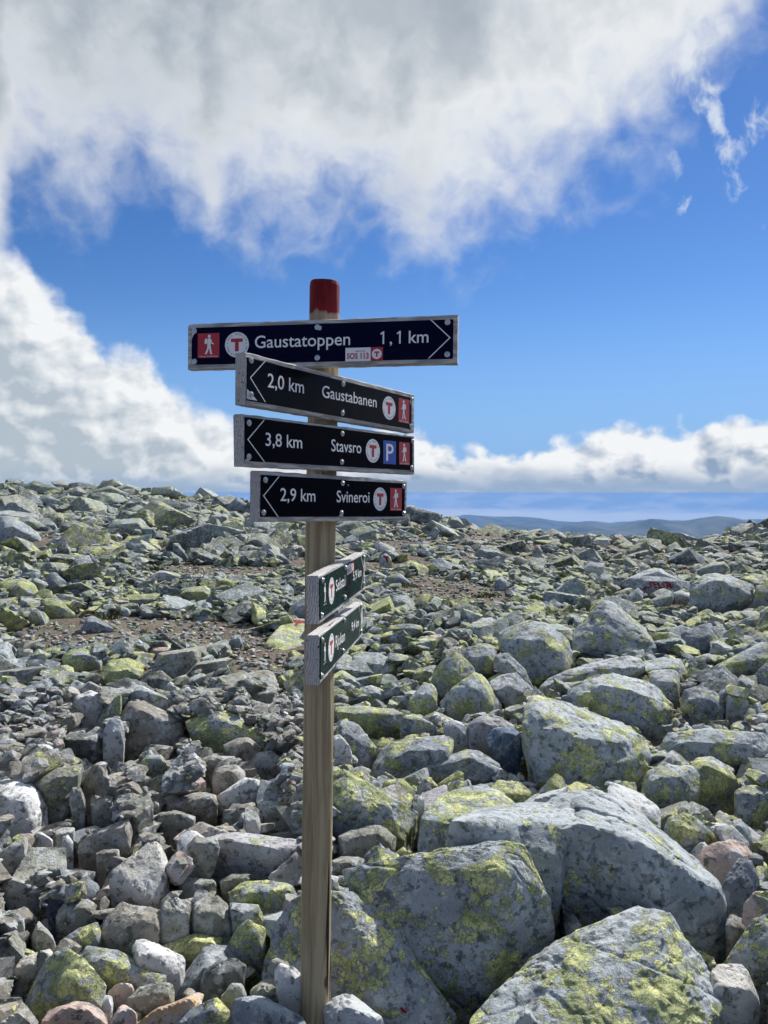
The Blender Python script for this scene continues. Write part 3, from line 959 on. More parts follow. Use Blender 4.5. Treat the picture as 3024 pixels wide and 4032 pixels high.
sign('s', [(57, 283), (1588, 230), (1588, 507), (57, 541)], [(78, 303), (1565, 257), (1563, 479), (78, 514)],
     'navy board reading Gaustatoppen 1,1 km', M_NAVY, [
    ('hiker', (113, 476), (237, 333), False, True), ('emblem', 336, 400, 68, 72), ('text', 'Gaustatoppen', (438, 419), (979, 401), 349),
    ('one', (1172, 396), 324), ('text', ',', (1204, 395), (1217, 395), 325), ('one', (1266, 394), 321), ('text', 'km', (1312, 391), (1424, 387), 320), ('arrow', [(1437, 258), (1546, 360), (1425, 478)]), ('sticker', (952, 496), (1166, 413), 1096),
    ('screws', [(95, 323), (95, 495), (1533, 272), (1531, 455), (793, 300), (793, 474)]),
    ('chips', [[(80, 304), (104, 302), (100, 330), (86, 352), (80, 368)], [(80, 512), (80, 484), (92, 490), (104, 512)], [(800, 290), (818, 296), (814, 316), (800, 318)]])], 1)
sign('s', [(385, 440), (1346, 683), (1337, 903), (378, 740)], [(398, 470), (1332, 703), (1326, 882), (391, 712)],
     'black board reading 2,0 km Gaustabanen', M_GLOSS, [
    ('arrow', [(500, 489), (412, 587), (497, 726)]), ('text', '2,0 km', (510, 640), (716, 677), 560), ('text', 'Gaustabanen', (819, 697), (1129, 757), 628),
    ('emblem', 1200, 760, 37, 66), ('hiker', (1253, 838), (1315, 715), True, True),
    ('screws', [(416, 488), (416, 683), (1330, 710), (1322, 862), (939, 622), (935, 788)]),
    ('chips', [[(393, 650), (410, 668), (428, 690), (452, 718), (392, 708)], [(940, 765), (946, 772), (942, 800), (930, 806)], [(1318, 716), (1326, 718), (1322, 742)]])], 2)
sign('s', [(372, 793), (1345, 917), (1340, 1138), (370, 1092)], [(381, 815), (1338, 925), (1332, 1112), (379, 1062)],
     'black board reading 3,8 km Stavsro with a parking symbol', M_BLACK, [
    ('arrow', [(490, 828), (398, 938), (493, 1067)]), ('text', '3,8 km', (498, 973), (706, 989), 898), ('text', 'Stavsro', (872, 1004), (1042, 1017), 935),
    ('emblem', 1108, 1003, 40, 67), ('parking', (1167, 1076), (1239, 950)), ('hiker', (1257, 1080), (1317, 958), True, True),
    ('screws', [(404, 844), (403, 1037), (1332, 947), (1328, 1098), (934, 905), (931, 1066)]),
    ('chips', [[(384, 1050), (398, 1052), (408, 1060), (384, 1059)], [(926, 1070), (940, 1072), (934, 1084)]])], 3)
sign('s', [(463, 1115), (1299, 1170), (1296, 1398), (458, 1407)], [(472, 1140), (1292, 1187), (1289, 1376), (466, 1378)],
     'black board reading 2,9 km Svineroi, lowest of the left-pointing boards', M_BLACK, [
    ('arrow', [(575, 1148), (487, 1258), (570, 1378)]), ('text', '2,9 km', (582, 1287), (781, 1291), 1213), ('text', 'Svineroi', (902, 1294), (1088, 1297), 1227),
    ('emblem', 1149, 1277, 38, 66), ('hiker', (1205, 1342), (1273, 1216), True, True),
    ('screws', [(497, 1168), (487, 1353), (1282, 1204), (1282, 1357), (936, 1187), (929, 1355)]),
    ('chips', [[(912, 1372), (930, 1366), (944, 1374), (930, 1376)], [(965, 1192), (970, 1192), (968, 1206)]])], 4)
sign('q', [(468, 640), (990, 365), (990, 806), (450, 1208)], [(476, 655), (984, 405), (980, 778), (460, 1160)],
     'dark green board reading Selstali 5,9 km, seen edge-on', M_GREEN, [
    ('hiker', (508, 1000), (547, 695), False, False), ('emblem', 607, 815, 33, 156), ('text', 'Selstali', (657, 822), (774, 745), 690),
    ('text', '5,9 km', (856, 695), (951, 640), 592), ('sticker', (783, 634), (864, 478), 838), ('arrow', [(948, 416), (984, 570), (950, 795)]),
    ('screws', [(497, 693), (490, 1098), (981, 425), (979, 735), (763, 545), (760, 890)])], 5)
sign('q', [(468, 1338), (966, 948), (962, 1338), (455, 1910)], [(474, 1345), (955, 975), (948, 1330), (460, 1860)],
     'dark green board reading Rjukan 9,4 km, lowest of all', M_GREEN, [
    ('hiker', (506, 1690), (546, 1385), False, False), ('emblem', 603, 1473, 33, 160), ('text', 'Rjukan', (652, 1476), (760, 1392), 1338),
    ('text', '9,4 km', (838, 1285), (923, 1222), 1182), ('arrow', [(926, 988), (950, 1145), (920, 1358)]),
    ('screws', [(495, 1390), (488, 1805), (951, 990), (948, 1288), (753, 1160), (742, 1515)])], 6)

# ------------------------------------------------------------------ stones
ICO = {}
def ico(n):
    if n not in ICO:
        bm = bmesh.new()
        bmesh.ops.create_icosphere(bm, subdivisions=n, radius=1.0)
        V = np.array([v.co for v in bm.verts], np.float32)
        T = np.array([[v.index for v in f.verts] for f in bm.faces], np.int32)
        bm.free()
        ICO[n] = (V / np.linalg.norm(V, axis=1)[:, None], T)
    return ICO[n]

def soft_polytope(dirs, N, h, p, chip=0.0, seed=0.0):
    """radius of a convex body bounded by planes N.x = h, with worn edges (the larger p, the sharper)"""
    q = np.maximum(dirs @ N.T, 0) / h
    m_ = q.max(1)
    r = 1.0 / (m_ * ((q / m_[:, None]) ** p).sum(1) ** (1.0 / p))
    if chip:                                                     # bites out of the edges
        q2 = np.partition(q, -2, axis=1)[:, -2] / m_
        e_ = np.exp(-(1 - q2) / 0.035)
        nz = fbm(dirs * 5.5 + seed * 1.7 % 30, 4, 0.6)
        r = r * (1 - chip * e_ * np.clip(nz * 2.2 + 0.25, 0, 1))
    return r

def roughen(V, size, seed, amp, octaves, crack=0.0):
    """chips, ledges and grain on a body of the given size (V around its centre)"""
    P = V / size
    o = np.array([seed * 3.17 % 40, seed * 5.71 % 40, seed * 1.93 % 40], np.float32)
    n = fbm(P * 3.0 + o, octaves, 0.58)
    led = fbm(P * np.array([1.2, 1.2, 4.2], np.float32) + o + 9, min(3, octaves), 0.5)
    led = np.round(led * 7) / 7 * 0.6 + led * 0.4
    if crack:
        rc_ = np.random.default_rng(int(seed * 31) + 5)
        wav = 0.05 * fbm(P * 2.5 + o + 50, 3, 0.5)
        cut = np.zeros(len(P), np.float32)
        for _ in range(4):                                       # straight fractures
            d = rc_.normal(size=3) * np.array([1, 1, 0.6])
            d /= np.linalg.norm(d)
            t = P @ d.astype(np.float32) - rc_.uniform(-0.55, 0.55) + wav
            side = np.clip((fbm(P * 1.1 + o + 61 + 7 * _, 2, 0.5)) * 6 + 0.4, 0, 1)
            cut = np.maximum(cut, side * np.exp(-(t / (0.016 if len(V) > 20000 else 0.026)) ** 2))
            n = n + 0.30 * (side > 0.3) * np.tanh(t / 0.02) * 0.5   # the two sides are offset
        n = n - 1.3 * crack * cut / amp
        w = fbm(P * 1.3 + o + 21, 3, 0.5)
        amp_c = np.exp(-(w / 0.018) ** 2) + 0.7 * np.exp(-((fbm(P * np.array([1.1, 1.1, 2.2], np.float32) + o + 33, 3, 0.5) + 0.08) / 0.014) ** 2)
        n = n - crack * amp_c / amp
    k = 1 + amp * (0.75 * n + 0.55 * led)
    return V * k[:, None]

def hull_planes(pts):
    bm = bmesh.new()
    for p in pts:
        bm.verts.new(p)
    r = bmesh.ops.convex_hull(bm, input=bm.verts)
    bmesh.ops.recalc_face_normals(bm, faces=bm.faces)
    N, A = [], []
    for f in bm.faces:
        N.append(np.array(f.normal))
        A.append((f.calc_area(), np.array(f.calc_center_median())))
    bm.free()
    N = np.array(N)
    out, hs = [], []
    order = sorted(range(len(N)), key=lambda i: -A[i][0])
    for i in order:
        n, c = N[i], A[i][1]
        if A[i][0] < 1e-6:
            continue
        if n @ c < 0:
            n = -n
        dup = False
        for j, m_ in enumerate(out):
            if n @ m_ > 0.985:
                dup = True
                hs[j] = max(hs[j], n @ c)
        if not dup:
            out.append(n)
            hs.append(n @ c)
    return np.array(out, np.float32), np.maximum(np.array(hs, np.float32), 0.05)

TINTS = {'g': (0.245, 0.272, 0.285), 'b': (0.215, 0.198, 0.168), 'k': (0.205, 0.208, 0.178), 'w': (0.50, 0.515, 0.53), 'p': (0.40, 0.305, 0.265),
         'd': (0.105, 0.110, 0.110), 'o': (0.36, 0.25, 0.155), 'n': (0.10, 0.135, 0.20), 's': (0.165, 0.185, 0.205), 'l': (0.34, 0.355, 0.36), 'v': (0.27, 0.265, 0.275), 'c': (0.40, 0.385, 0.35)}
TINTS = {k: tuple(min(0.64, 1.30 * c) for c in t) for k, t in TINTS.items()}

# --- height map of what lies where, so that loose stones come to rest on the others
HX0, HX1, HY0, HY1, HC = -10.5, 10.5, 1.0, 17.0, 0.035
HNX, HNY = int((HX1 - HX0) / HC), int((HY1 - HY0) / HC)
gx, gy = np.meshgrid(HX0 + (np.arange(HNX) + 0.5) * HC, HY0 + (np.arange(HNY) + 0.5) * HC, indexing='ij')
HM = terrain(gx, gy).astype(np.float32)
_s = SINK
SINK = 0.0
TERR = terrain(gx, gy).astype(np.float32)       # the level the blocks build up to
SINK = _s
def stamp_mesh(V):
    i = ((V[:, 0] - HX0) / HC).astype(int)
    j = ((V[:, 1] - HY0) / HC).astype(int)
    ok = (i >= 0) & (i < HNX) & (j >= 0) & (j < HNY)
    np.maximum.at(HM, (i[ok], j[ok]), V[ok, 2])

# --- stones surveyed from the photograph.  tile | tint | lichen | distance | thickness | label | outline x,y[,further back]
SURVEY = '''
5|g|0.2|3.0|0.55|right half of the huge cracked boulder|345,440,0 600,500,0 860,515,0 1050,650,0 1230,760,-.02 1330,800,-.02 1375,900,0 1395,1150,0 1300,1230,-.05 345,1080,.05 700,1200,0 230,290,.45 330,205,.6 500,190,.65 650,215,.6 810,280,.5 960,440,.35 1110,590,.2 1350,780,.1
0|g|0.28|3.02|0.3|left slab of the huge cracked boulder|690,600,.04 745,500,0 1000,515,0 1360,562,0 1362,900,.03 1130,880,.05 700,690,.05 830,450,.25 1000,408,.4 1300,420,.45 1440,425,.42 1455,470,.2
0|g|0.56|2.76|0.3|broad lichen-mottled boulder in front of the huge cracked boulder|70,790,.15 440,750,.15 690,690,.14 770,675,.12 930,650,.17 1040,592,.18 1150,630,.18 1210,770,.15 1000,810,0 1290,900,.12 1335,1010,.1 1345,1150,.08 1250,1450,.05 1000,1600,-.02 650,1500,-.02 330,1150,0 150,920,.1
3|g|0.56|2.64|0.35|big wedge boulder striped with yellow lichen right behind the post|-125,1420,.06 -110,1200,.08 -40,1010,.12 60,900,.18 150,840,.2 340,825,.22 560,870,.2 660,960,.16 740,1080,.13 870,1290,.08 1000,1500,.02 1160,1712,-.05 900,1800,-.1 330,1800,-.03 -60,1640,.02 330,900,.1 300,1300,-.01
5|g|0.58|2.36|0.5|large peaked lichen boulder at the bottom right corner|-60,1440,.15 0,1390,.2 250,1215,.28 550,1020,.35 840,908,.38 960,925,.36 1110,1110,.3 1290,1370,.2 1355,1490,.15 1300,1700,0 1000,1800,-.1 300,1850,-.1 -150,1780,0 -255,1620,.06 -275,1730,.0 -110,1480,.15 930,965,.30 1010,1200,.15 1200,1600,0
5|c|0.05|2.5|-|pale squarish stone beside the corner boulder|1295,1330 1340,1290 1490,1280 1530,1330 1610,1530 1500,1620 1390,1590 1345,1480
5|g|0.55|2.7|-|lichen wedge cut by the right picture edge|1370,1290 1560,1000 1659,950 1720,960 1720,1300 1570,1400
5|p|0.0|3.4|-|pinkish-brown rounded boulder right of the cracked boulder|1220,590 1260,540 1420,495 1520,520 1600,640 1600,720 1350,760 1230,670
5|s|0.3|3.07|-|upright smooth grey stone below the pinkish boulder|1345,770 1420,640 1460,600 1560,620 1600,720 1610,900 1530,1010 1400,960
5|g|0.66|4.2|-|square-fronted mossy block behind the cracked boulder|845,170 880,60 960,20 1180,20 1225,90 1220,150 1090,270 1000,275 870,190
5|g|0.75|4.4|-|green dome right of the square-fronted block|1160,30 1200,-30 1300,-40 1400,20 1480,130 1320,190 1230,150
5|s|0.5|4.06|-|dark lichen block at the right edge above the pink boulder|1450,180 1560,145 1700,150 1700,330 1560,350 1460,300
5|l|0.10|3.75|-|clean grey slab leaning behind the cracked boulder|630,205,.2 650,130,.35 720,140,.35 850,195,.3 980,300,.1 965,420,0 800,330,0
5|g|0.72|3.64|-|yellow-topped stone right of the clean grey slab|990,420 1030,340 1120,320 1200,350 1330,480 1250,590 1130,560
5|w|0.0|3.8|-|small whitish slab above the pinkish boulder|1215,400 1270,385 1440,400 1490,450 1470,490 1280,480
5|g|0.6|3.68|-|narrow lichen stone right of the small whitish slab|1430,370 1480,350 1540,430 1580,540 1500,560
5|b|0.0|2.92|-|plain brownish stone tucked under the smooth grey stone|1385,1000 1420,965 1530,1010 1500,1120 1400,1160
4|g|0.42|7.6|-|dark-fronted pyramid boulder with an overhanging face|610,590,.5 660,600,.55 375,820,.5 640,730,.15 650,790,.05 430,905,.1 640,960,.25 930,960,0 990,945,.1 810,720,.7 900,800,.6
4|g|0.5|6.85|-|square lichen boulder left of the pyramid boulder|-66,870 -60,790 60,740 160,715 240,730 330,800 400,860 415,900 400,1020 330,1060 180,1130 60,1000
4|g|0.45|5.57|-|wide grey boulder with ring-shaped lichen spots|370,1180 400,1100 480,1060 660,1040 800,1080 900,1110 1000,1190 1055,1250 1040,1310 860,1410 740,1370 480,1300 390,1250
4|g|0.5|4.4|0.7|big slanting slab with a smooth pale top|80,1350,.1 100,1215,.25 145,1190,.4 420,1285,.6 690,1375,.6 800,1410,.5 895,1500,.35 915,1640,.2 740,1500,.1 735,1800,0 640,1840,0 400,1790,0 160,1680,0 250,1380,.05 215,1380,.05 500,1560,.02
4|g|0.45|4.83|-|long low slab at the right edge with a bright top|965,1510 1010,1430 1150,1415 1400,1415 1700,1440 1720,1520 1560,1620 1400,1590 1110,1640 980,1560
4|s|0.35|5.84|-|squat dark boulder right of the ring-spotted boulder|1090,1230 1120,1160 1230,1130 1330,1170 1390,1250 1380,1340 1250,1330 1110,1290
4|g|0.45|5.8|-|blocky stone right of the squat dark boulder|1390,1200 1500,1180 1540,1240 1500,1340 1390,1345
4|l|0.35|6.2|-|pale-topped block with a fluted side|890,1050 940,1030 1070,1030 1100,1080 1090,1250 1060,1240 930,1110
4|g|0.5|6.7|-|rounded boulder behind the fluted block|860,980 990,950 1100,960 1160,1080 1150,1160 1090,1180 900,1060
4|l|0.42|6.5|-|flat grey slab below the pyramid boulder|490,1010 600,970 770,940 850,960 885,1050 700,1080 400,1130 190,1160 250,1090 390,1030
4|g|0.55|6.95|-|long tilted boulder at the right edge|1275,1050 1330,1000 1500,920 1620,850 1700,870 1700,980 1480,1050 1310,1110
4|s|0.25|6.3|-|dark rounded boulder cut by the right edge|1590,1040 1659,970 1720,1000 1720,1230 1610,1200
4|s|0.35|8.2|-|dark-faced block right of the pyramid boulder|1100,800 1210,750 1290,730 1365,830 1360,880 1290,920 1180,900 1110,840
4|g|0.4|11.2|-|large upright block right of the painted word|1165,640 1170,480 1230,430 1300,410 1400,420 1570,490 1556,600 1500,640 1180,650
4|g|0.5|11.3|-|block split off by a dark crack at the right edge|1582,495 1700,480 1700,640 1548,640
4|s|0.0|13.0|-|grey boulder with SELSTALi and an arrow painted in red|680,480,.5 780,445,.35 870,432,.22 1000,440,.2 1150,468,.25 1170,505,.2 1150,545,.05 1000,562,0 850,562,0 840,520,.03 870,450,.12 1040,455,.1
4|l|0.3|13.6|-|pale boulder behind the painted word|720,470 830,420 960,380 1060,440 1080,460
4|g|0.3|12|-|steep wedge left below the painted word|740,590 830,505 860,540 865,600 780,605
4|g|0.45|11.5|-|slanting boulder below the painted word|870,610 1000,540 1060,520 1060,580 1020,610 930,640
4|l|0.2|12|-|pale stone right below the painted word|1055,540 1100,520 1160,545 1160,580 1080,600
4|g|0.5|10.3|-|flat-topped stone above the pyramid's right shoulder|810,670 900,655 975,690 940,720 830,715
4|l|0.2|15.2|-|clean pale slab standing left of the painted word|485,370 520,345 620,350 610,420 580,450 500,400
4|g|0.5|9.8|-|long lichen block at the right edge below the split block|1440,730 1560,690 1700,660 1700,740 1560,760 1470,760
4|g|0.5|13.6|-|sloping boulder above the large upright block|1195,400 1290,350 1380,340 1420,390 1300,420 1230,420
4|l|0.3|19|-|pale plate-like boulder on the right skyline|545,205 560,192 640,195 655,225 610,240
4|g|0.5|17|-|low flat block with a red mark near the right skyline|150,285 165,270 180,236 200,238 220,275 215,298 160,300
9|g|0.45|7.15|-|long lichen boulder right of the lower boards|210,690 240,650 300,640 400,650 500,690 510,750 400,780 320,750 215,730
9|g|0.6|6.16|-|dome stone with one large yellow patch|285,900 300,840 360,825 420,845 480,910 440,940 340,940
9|g|0.65|5.9|-|yellow-topped slanting stone left of the twin boulder|545,970 580,890 640,820 690,810 735,860 700,940 650,990
9|g|0.6|6.15|-|rear lobe of the twin lichen boulder|680,800 700,740 800,645 850,650 930,740 830,850 740,900 700,830
9|g|0.58|5.87|-|front block of the twin lichen boulder|735,920 800,840 930,745 980,770 1070,930 1050,1000 760,990
9|l|0.3|6.1|-|pale slanting block right of the twin boulder|1005,800 1060,770 1150,760 1250,850 1190,930 1150,950 1080,870
9|g|0.4|6.4|-|smooth leaning slab above the pale slanting block|1020,700 1040,660 1110,650 1200,740 1250,850 1150,770
9|s|0.5|6.9|-|dark dome above the twin boulder|855,680 880,620 1010,600 1045,640 1030,740 960,760
9|s|0.4|4.9|-|dark blue-grey boulder just right of the post|160,1110 190,1010 280,1020 340,1100 405,1180 340,1240 270,1200
0|s|0.45|4.6|-|dark mottled boulder with a flat yellow-edged top|250,160 300,90 360,35 480,0 690,-10 735,20 740,50 700,130 560,200 270,250
0|s|0.4|4.5|-|lens-shaped boulder with a lichen-edged crest|485,200 540,160 700,110 830,78 900,90 1035,170 1020,200 920,250 600,270 490,260
0|g|0.66|3.72|-|large sloping lichen wedge right of the post at half height|-20,220 60,195 110,230 270,330 420,410 525,500 510,620 470,650 390,620 100,560 -20,560
0|k|0.15|3.6|-|layered brown slab resting below the sloping wedge|40,610 60,580 230,530 310,520 400,600 395,630 250,660 80,690
0|g|0.9|4.2|-|small yellow-covered stone above the sloping wedge|290,290 330,255 430,250 510,320 500,370 400,400 330,330
0|g|0.62|3.5|-|yellow-streaked boulder left behind the cracked boulder|505,640,0 530,500,.05 560,430,.15 640,360,.3 780,310,.4 870,290,.45 960,310,.45 1060,310,.45 1120,370,.35 1150,410,.3 1000,440,.1 730,520,0 690,680,0 560,690,0
0|g|0.9|4.1|-|rounded yellow stone above the cracked boulder's left slab|950,300 1000,255 1120,265 1195,330 1190,410 1140,420 1000,390
0|g|0.62|4.15|-|leaning lichen spike above the cracked boulder|1195,420 1230,330 1340,220 1390,250 1410,320 1300,420 1260,435
0|w|0.0|3.95|-|little white stone by the sloping wedge|490,350 510,340 565,370 550,430 500,440
0|d|0.1|4.15|-|small dark upright stone beside the little white stone|515,300 560,245 605,290 600,350 570,385 525,350
0|s|0.7|4.35|-|dark green tilted stone under the lens-shaped boulder|610,300 700,240 760,200 800,220 800,280 640,350
9|g|0.7|5.4|-|flat green slab right of the post above the dark boulder|160,1000 160,940 300,935 480,960 600,1000 520,1020 500,1060 400,1040
9|s|0.6|5.2|-|dark low stone with a yellow crest|515,1060 530,990 600,985 690,1030 730,1065
9|l|0.2|5.1|-|grey stone below the front block of the twin boulder|750,1040 830,1008 880,1050 890,1120 820,1140
9|v|0.1|5.1|-|mauve flat-topped boulder left of the slanting slab|885,1040 960,990 1080,1010 1150,1050 1000,1080 990,1140 900,1140
9|n|0.1|4.8|-|navy-shaded boulder against the slanting slab|990,1110 1020,1055 1130,1050 1190,1100 1180,1160 1090,1180
9|w|0.0|4.7|-|rusty white stone hugging the post's right side|156,1180 156,1100 190,1095 240,1150 260,1195
8|c|0.03|3.15|0.14|pale heart-shaped slab standing on its tip|595,200,.02 640,160,.05 740,110,.1 800,30,.16 850,15,.18 900,50,.16 935,110,.12 905,220,.05 885,320,0 860,355,-.02 760,300,-.02 660,250,0
8|b|0.08|2.87|-|brown stone crusted with a white patch|530,560 570,430 660,345 740,370 890,400 900,440 820,560 760,600 640,610
8|k|0.04|2.98|-|rounded cube-like olive stone|1050,470 1045,370 1100,325 1190,312 1240,360 1290,470 1250,510 1130,520
8|k|0.08|2.94|-|olive wedge left of the cube-like stone|845,510 880,350 960,320 1040,350 1030,450 1000,530 890,555
8|k|0.04|3.02|-|smooth olive stone overlapping the navy one|295,460 320,380 380,330 480,320 535,360 545,400 480,460 370,490
8|n|0.0|3.12|-|navy blue stone behind the smooth olive stone|245,420 255,350 310,320 420,285 400,320 320,380 295,450
8|k|0.1|3.2|-|olive block by the left picture edge|0,280 20,215 110,200 160,230 225,320 170,345 60,320
8|g|0.72|2.5|-|big mossy dome at the bottom left|110,950 160,820 210,720 300,620 380,610 450,650 560,760 585,800 570,860 400,960 150,1010
8|s|0.6|2.67|-|dark lichen boulder behind the mossy dome|435,640 480,590 540,600 640,610 740,680 910,750 880,790 780,800 590,760
8|w|0.0|2.72|0.13|bluish-white slab lying across the dark lichen boulder|720,600 740,550 790,545 850,590 1000,640 1010,665 910,740 770,690 725,640
8|p|0.0|2.40|-|pink boulder at the very bottom left|200,1030 260,940 420,885 500,900 580,960 610,1040
8|w|0.0|2.5|-|white triangular stone behind the pink boulder|460,880 550,850 610,860 620,900 590,980 520,940
8|p|0.0|2.42|-|small rosy stone right of the pink boulder|595,985 640,930 700,915 750,960 740,1030 610,1030
8|o|0.0|2.45|-|long ochre stone at the bottom edge|710,1030 850,930 1080,835 1110,850 1090,890 960,990 900,1040
8|g|0.55|2.42|-|lichen slab right of the long ochre stone|900,1040 1050,920 1180,865 1250,930 1250,1030
8|s|0.05|2.36|0.12|slate-grey slab in front of the post foot|1255,1040 1265,900 1310,840 1380,840 1480,890 1659,980 1700,1040
3|l|0.05|2.40|-|smooth pale stone against the post foot on the right|280,1610 330,1550 420,1512 480,1515 560,1590 690,1680 700,1712 400,1750 300,1690
8|w|0.0|2.52|0.08|bluish-white cylinder-like stone left of the post foot|1490,720 1520,680 1600,700 1662,760 1655,850 1560,800
8|s|0.1|2.74|-|dark grey folded boulder left of the post foot|1060,700,.1 1100,590,.15 1180,570,.2 1300,590,.2 1360,660,.15 1300,700,.05 1110,720,0 1090,800,0 1000,900,-.03 940,900,0 1000,740,.06
8|d|0.04|2.64|-|dark brown stone in front of the folded boulder|1085,800 1110,720 1180,665 1280,648 1345,690 1320,790 1220,830 1120,880
8|g|0.72|2.86|-|yellow crusted stone left of the post's wedge boulder|1240,570 1290,480 1350,440 1450,490 1440,580 1400,650 1300,600
8|k|0.05|2.56|-|small olive stone below the dark brown stone|1200,860 1260,790 1320,790 1355,830 1260,880 1250,920
8|k|0.35|2.55|-|dark green stone left of the post foot behind the slate slab|1360,830 1420,770 1470,760 1600,850 1640,900 1640,990 1500,900
8|g|0.7|3.1|-|broad yellow-spotted slab left of the post|1240,290 1310,240 1450,225 1640,260 1640,300 1560,340 1480,430 1420,460 1430,380 1330,345 1245,340
8|g|0.4|3.0|-|grey-green block under the yellow-spotted slab|1245,345 1410,360 1445,450 1330,440 1270,400
8|v|0.25|3.4|-|wide mauve-grey slab left of the post|1050,-20 1300,-30 1500,0 1640,10 1700,100 1560,180 1400,170 1200,150
8|k|0.05|3.3|-|olive boulder on the mauve slab's left end|1015,40 1060,-10 1180,0 1200,60 1100,130 1040,120
8|c|0.0|2.75|-|pale stone behind the mossy dome|40,720 130,640 270,600 290,620 200,700 130,750
8|g|0.7|2.82|-|yellow stone at the left edge above the pale stone|0,660 60,610 150,600 190,620 40,700
8|l|0.05|2.95|-|whitish-grey lump at the left edge|0,420 70,405 130,430 135,470 110,510 0,530
8|k|0.05|2.9|-|grey-olive lump right of the whitish lump|170,540 200,460 230,480 315,570 290,600 190,610
8|g|0.78|2.9|-|flat yellow-green slab behind the bluish-white slab|860,600 930,570 1070,515 1200,540 1215,570 1080,640 1010,660
8|k|0.0|3.2|-|dark olive brick-shaped stone|970,230 1000,210 1170,225 1185,260 1110,320 980,280
8|k|0.0|3.28|-|flat olive stone right of the brick-shaped stone|1190,230 1260,195 1360,190 1350,220 1240,270
8|k|0.0|2.55|-|big olive stone above the small rosy stone|690,880 760,810 880,775 940,800 950,860 890,930 760,920
8|p|0.0|2.6|-|flat pinkish-grey stone right of the mossy dome|585,840 630,800 720,800 735,830 640,860
8|s|0.5|2.85|-|dark lichen stone left of the white-patched one|320,590 350,540 450,480 530,455 560,520 540,600 430,620
7|w|0.0|3.86|0.5|large smooth bluish-white boulder at the left edge|-80,600,.3 -40,500,.35 60,475,.4 130,485,.4 220,550,.35 250,610,.3 240,670,.22 130,780,.08 80,805,.02 0,800,0 -60,760,.05 140,600,.05 20,560,.12
7|k|0.4|4.15|-|olive slab leaning behind the bluish-white boulder|165,490 300,440 450,435 440,490 360,580 250,630 255,590
7|b|0.08|4.3|-|dark brown triangular stone|440,560 500,430 550,425 600,500 635,570 600,600 500,610
7|k|0.05|4.0|-|upright olive stone below the leaning olive slab|375,600 400,550 440,550 465,620 460,690 430,700
7|b|0.15|5.3|-|large brown boulder with a white lichen blotch|640,200 660,150 700,80 780,75 870,130 990,180 1005,260 960,300 800,290 690,300
7|g|0.75|5.4|-|green-edged slab leaning on the large brown boulder|530,190 620,70 660,45 665,130 570,220
7|l|0.15|5.0|-|upright bluish stone before the large brown boulder|560,250 600,170 660,180 685,240 670,330 610,380 560,380
7|g|0.75|5.1|-|yellow lichen wedge left of the post|1000,190 1210,130 1290,160 1350,220 1550,355 1420,340 1250,310 1100,300 1090,250
7|b|0.0|4.9|-|brown lens-shaped stone on the yellow wedge|1215,320 1290,285 1360,280 1430,340 1400,370 1300,390
7|b|0.0|4.8|-|brownish dome stone below the yellow wedge|1355,420 1400,360 1480,350 1560,410 1540,440 1400,450
7|d|0.08|5.05|-|dark brick-like block left of the upright bluish stone|320,320 350,255 530,260 550,300 545,350 430,360 330,345
7|b|0.05|4.4|-|brown block with a white crusted top|1150,530 1160,460 1220,430 1290,425 1340,470 1310,540 1200,580
7|w|0.05|4.25|-|white crusted knobbly stone|1180,600 1300,560 1340,490 1400,480 1430,540 1370,590 1310,620 1200,630
7|b|0.0|4.1|-|long cracked olive-brown block in the rubble|850,640 900,600 1100,575 1180,590 1190,650 1100,700 900,660
7|k|0.0|3.9|-|flat egg-shaped stone below the cracked brown block|830,720 860,690 960,675 1070,710 1040,740 900,780 840,750
7|b|0.0|3.6|-|long dark brown bar-shaped stone|425,830 600,760 700,720 720,790 640,850 470,925 425,900
7|b|0.0|3.75|-|brown stone at the bar-shaped stone's right end|690,860 740,730 800,790 800,830 720,840
7|k|0.15|4.0|-|olive slab with pale scars near the post|1395,640 1420,620 1530,625 1635,670 1620,710 1500,760 1430,700
7|b|0.0|4.0|-|brown wedge left of the pale-scarred slab|1260,720 1300,645 1360,645 1440,700 1400,760 1290,760
7|k|0.0|3.75|-|upright squared stone below the brown wedge|1320,800 1330,700 1400,695 1420,740 1420,820 1340,825
7|k|0.0|4.0|-|tilted olive plate under the dark triangular stone|490,640 590,600 615,600 620,650 560,690 510,690
7|b|0.0|3.5|-|flat brown stone below the bar-shaped stone|520,910 560,890 650,890 655,930 590,950 530,940
7|g|0.45|4.65|-|green-flecked stone below the large brown boulder|760,420 800,375 880,375 910,420 850,440 780,440
7|b|0.0|4.7|-|smooth brown slab below the yellow wedge|1085,400 1140,375 1280,385 1285,420 1180,460 1090,440
7|k|0.0|3.75|-|olive stone right of the bluish-white boulder's foot|285,800 330,770 410,770 400,820 320,840
7|w|0.0|3.6|-|small white cube-like stone in the left rubble|325,830 370,810 400,850 360,880
7|w|0.0|3.65|-|small white bar of stone right of the bluish-white boulder|190,800 220,790 290,840 270,865 210,840
7|b|0.0|4.1|-|slim brown stone above the cracked brown block|730,610 780,545 810,550 800,610 750,650
7|k|0.0|3.4|-|olive stone at the left edge below the bluish-white boulder|0,910 100,830 155,820 160,870 60,940 0,940
7|l|0.25|5.7|-|white-crusted slab above the large brown boulder|700,70 690,5 770,-5 850,40 960,90 900,105
7|w|0.1|5.6|-|white-patched stone left of the green-edged slab|385,110 400,60 490,25 540,40 560,90 470,120
6|g|0.15|-|-|large smooth boulder on the left slope|-20,380 0,250 60,255 150,300 240,370 240,400 100,392 0,392
6|d|0.1|-|-|dark leaf-shaped upright stone on the left slope|940,400 960,390 985,420 1030,490 1000,502 950,470
6|d|0.1|-|-|dark notched upright stone left of the far soil patch|445,470 480,445 510,470 555,540 520,560 450,520
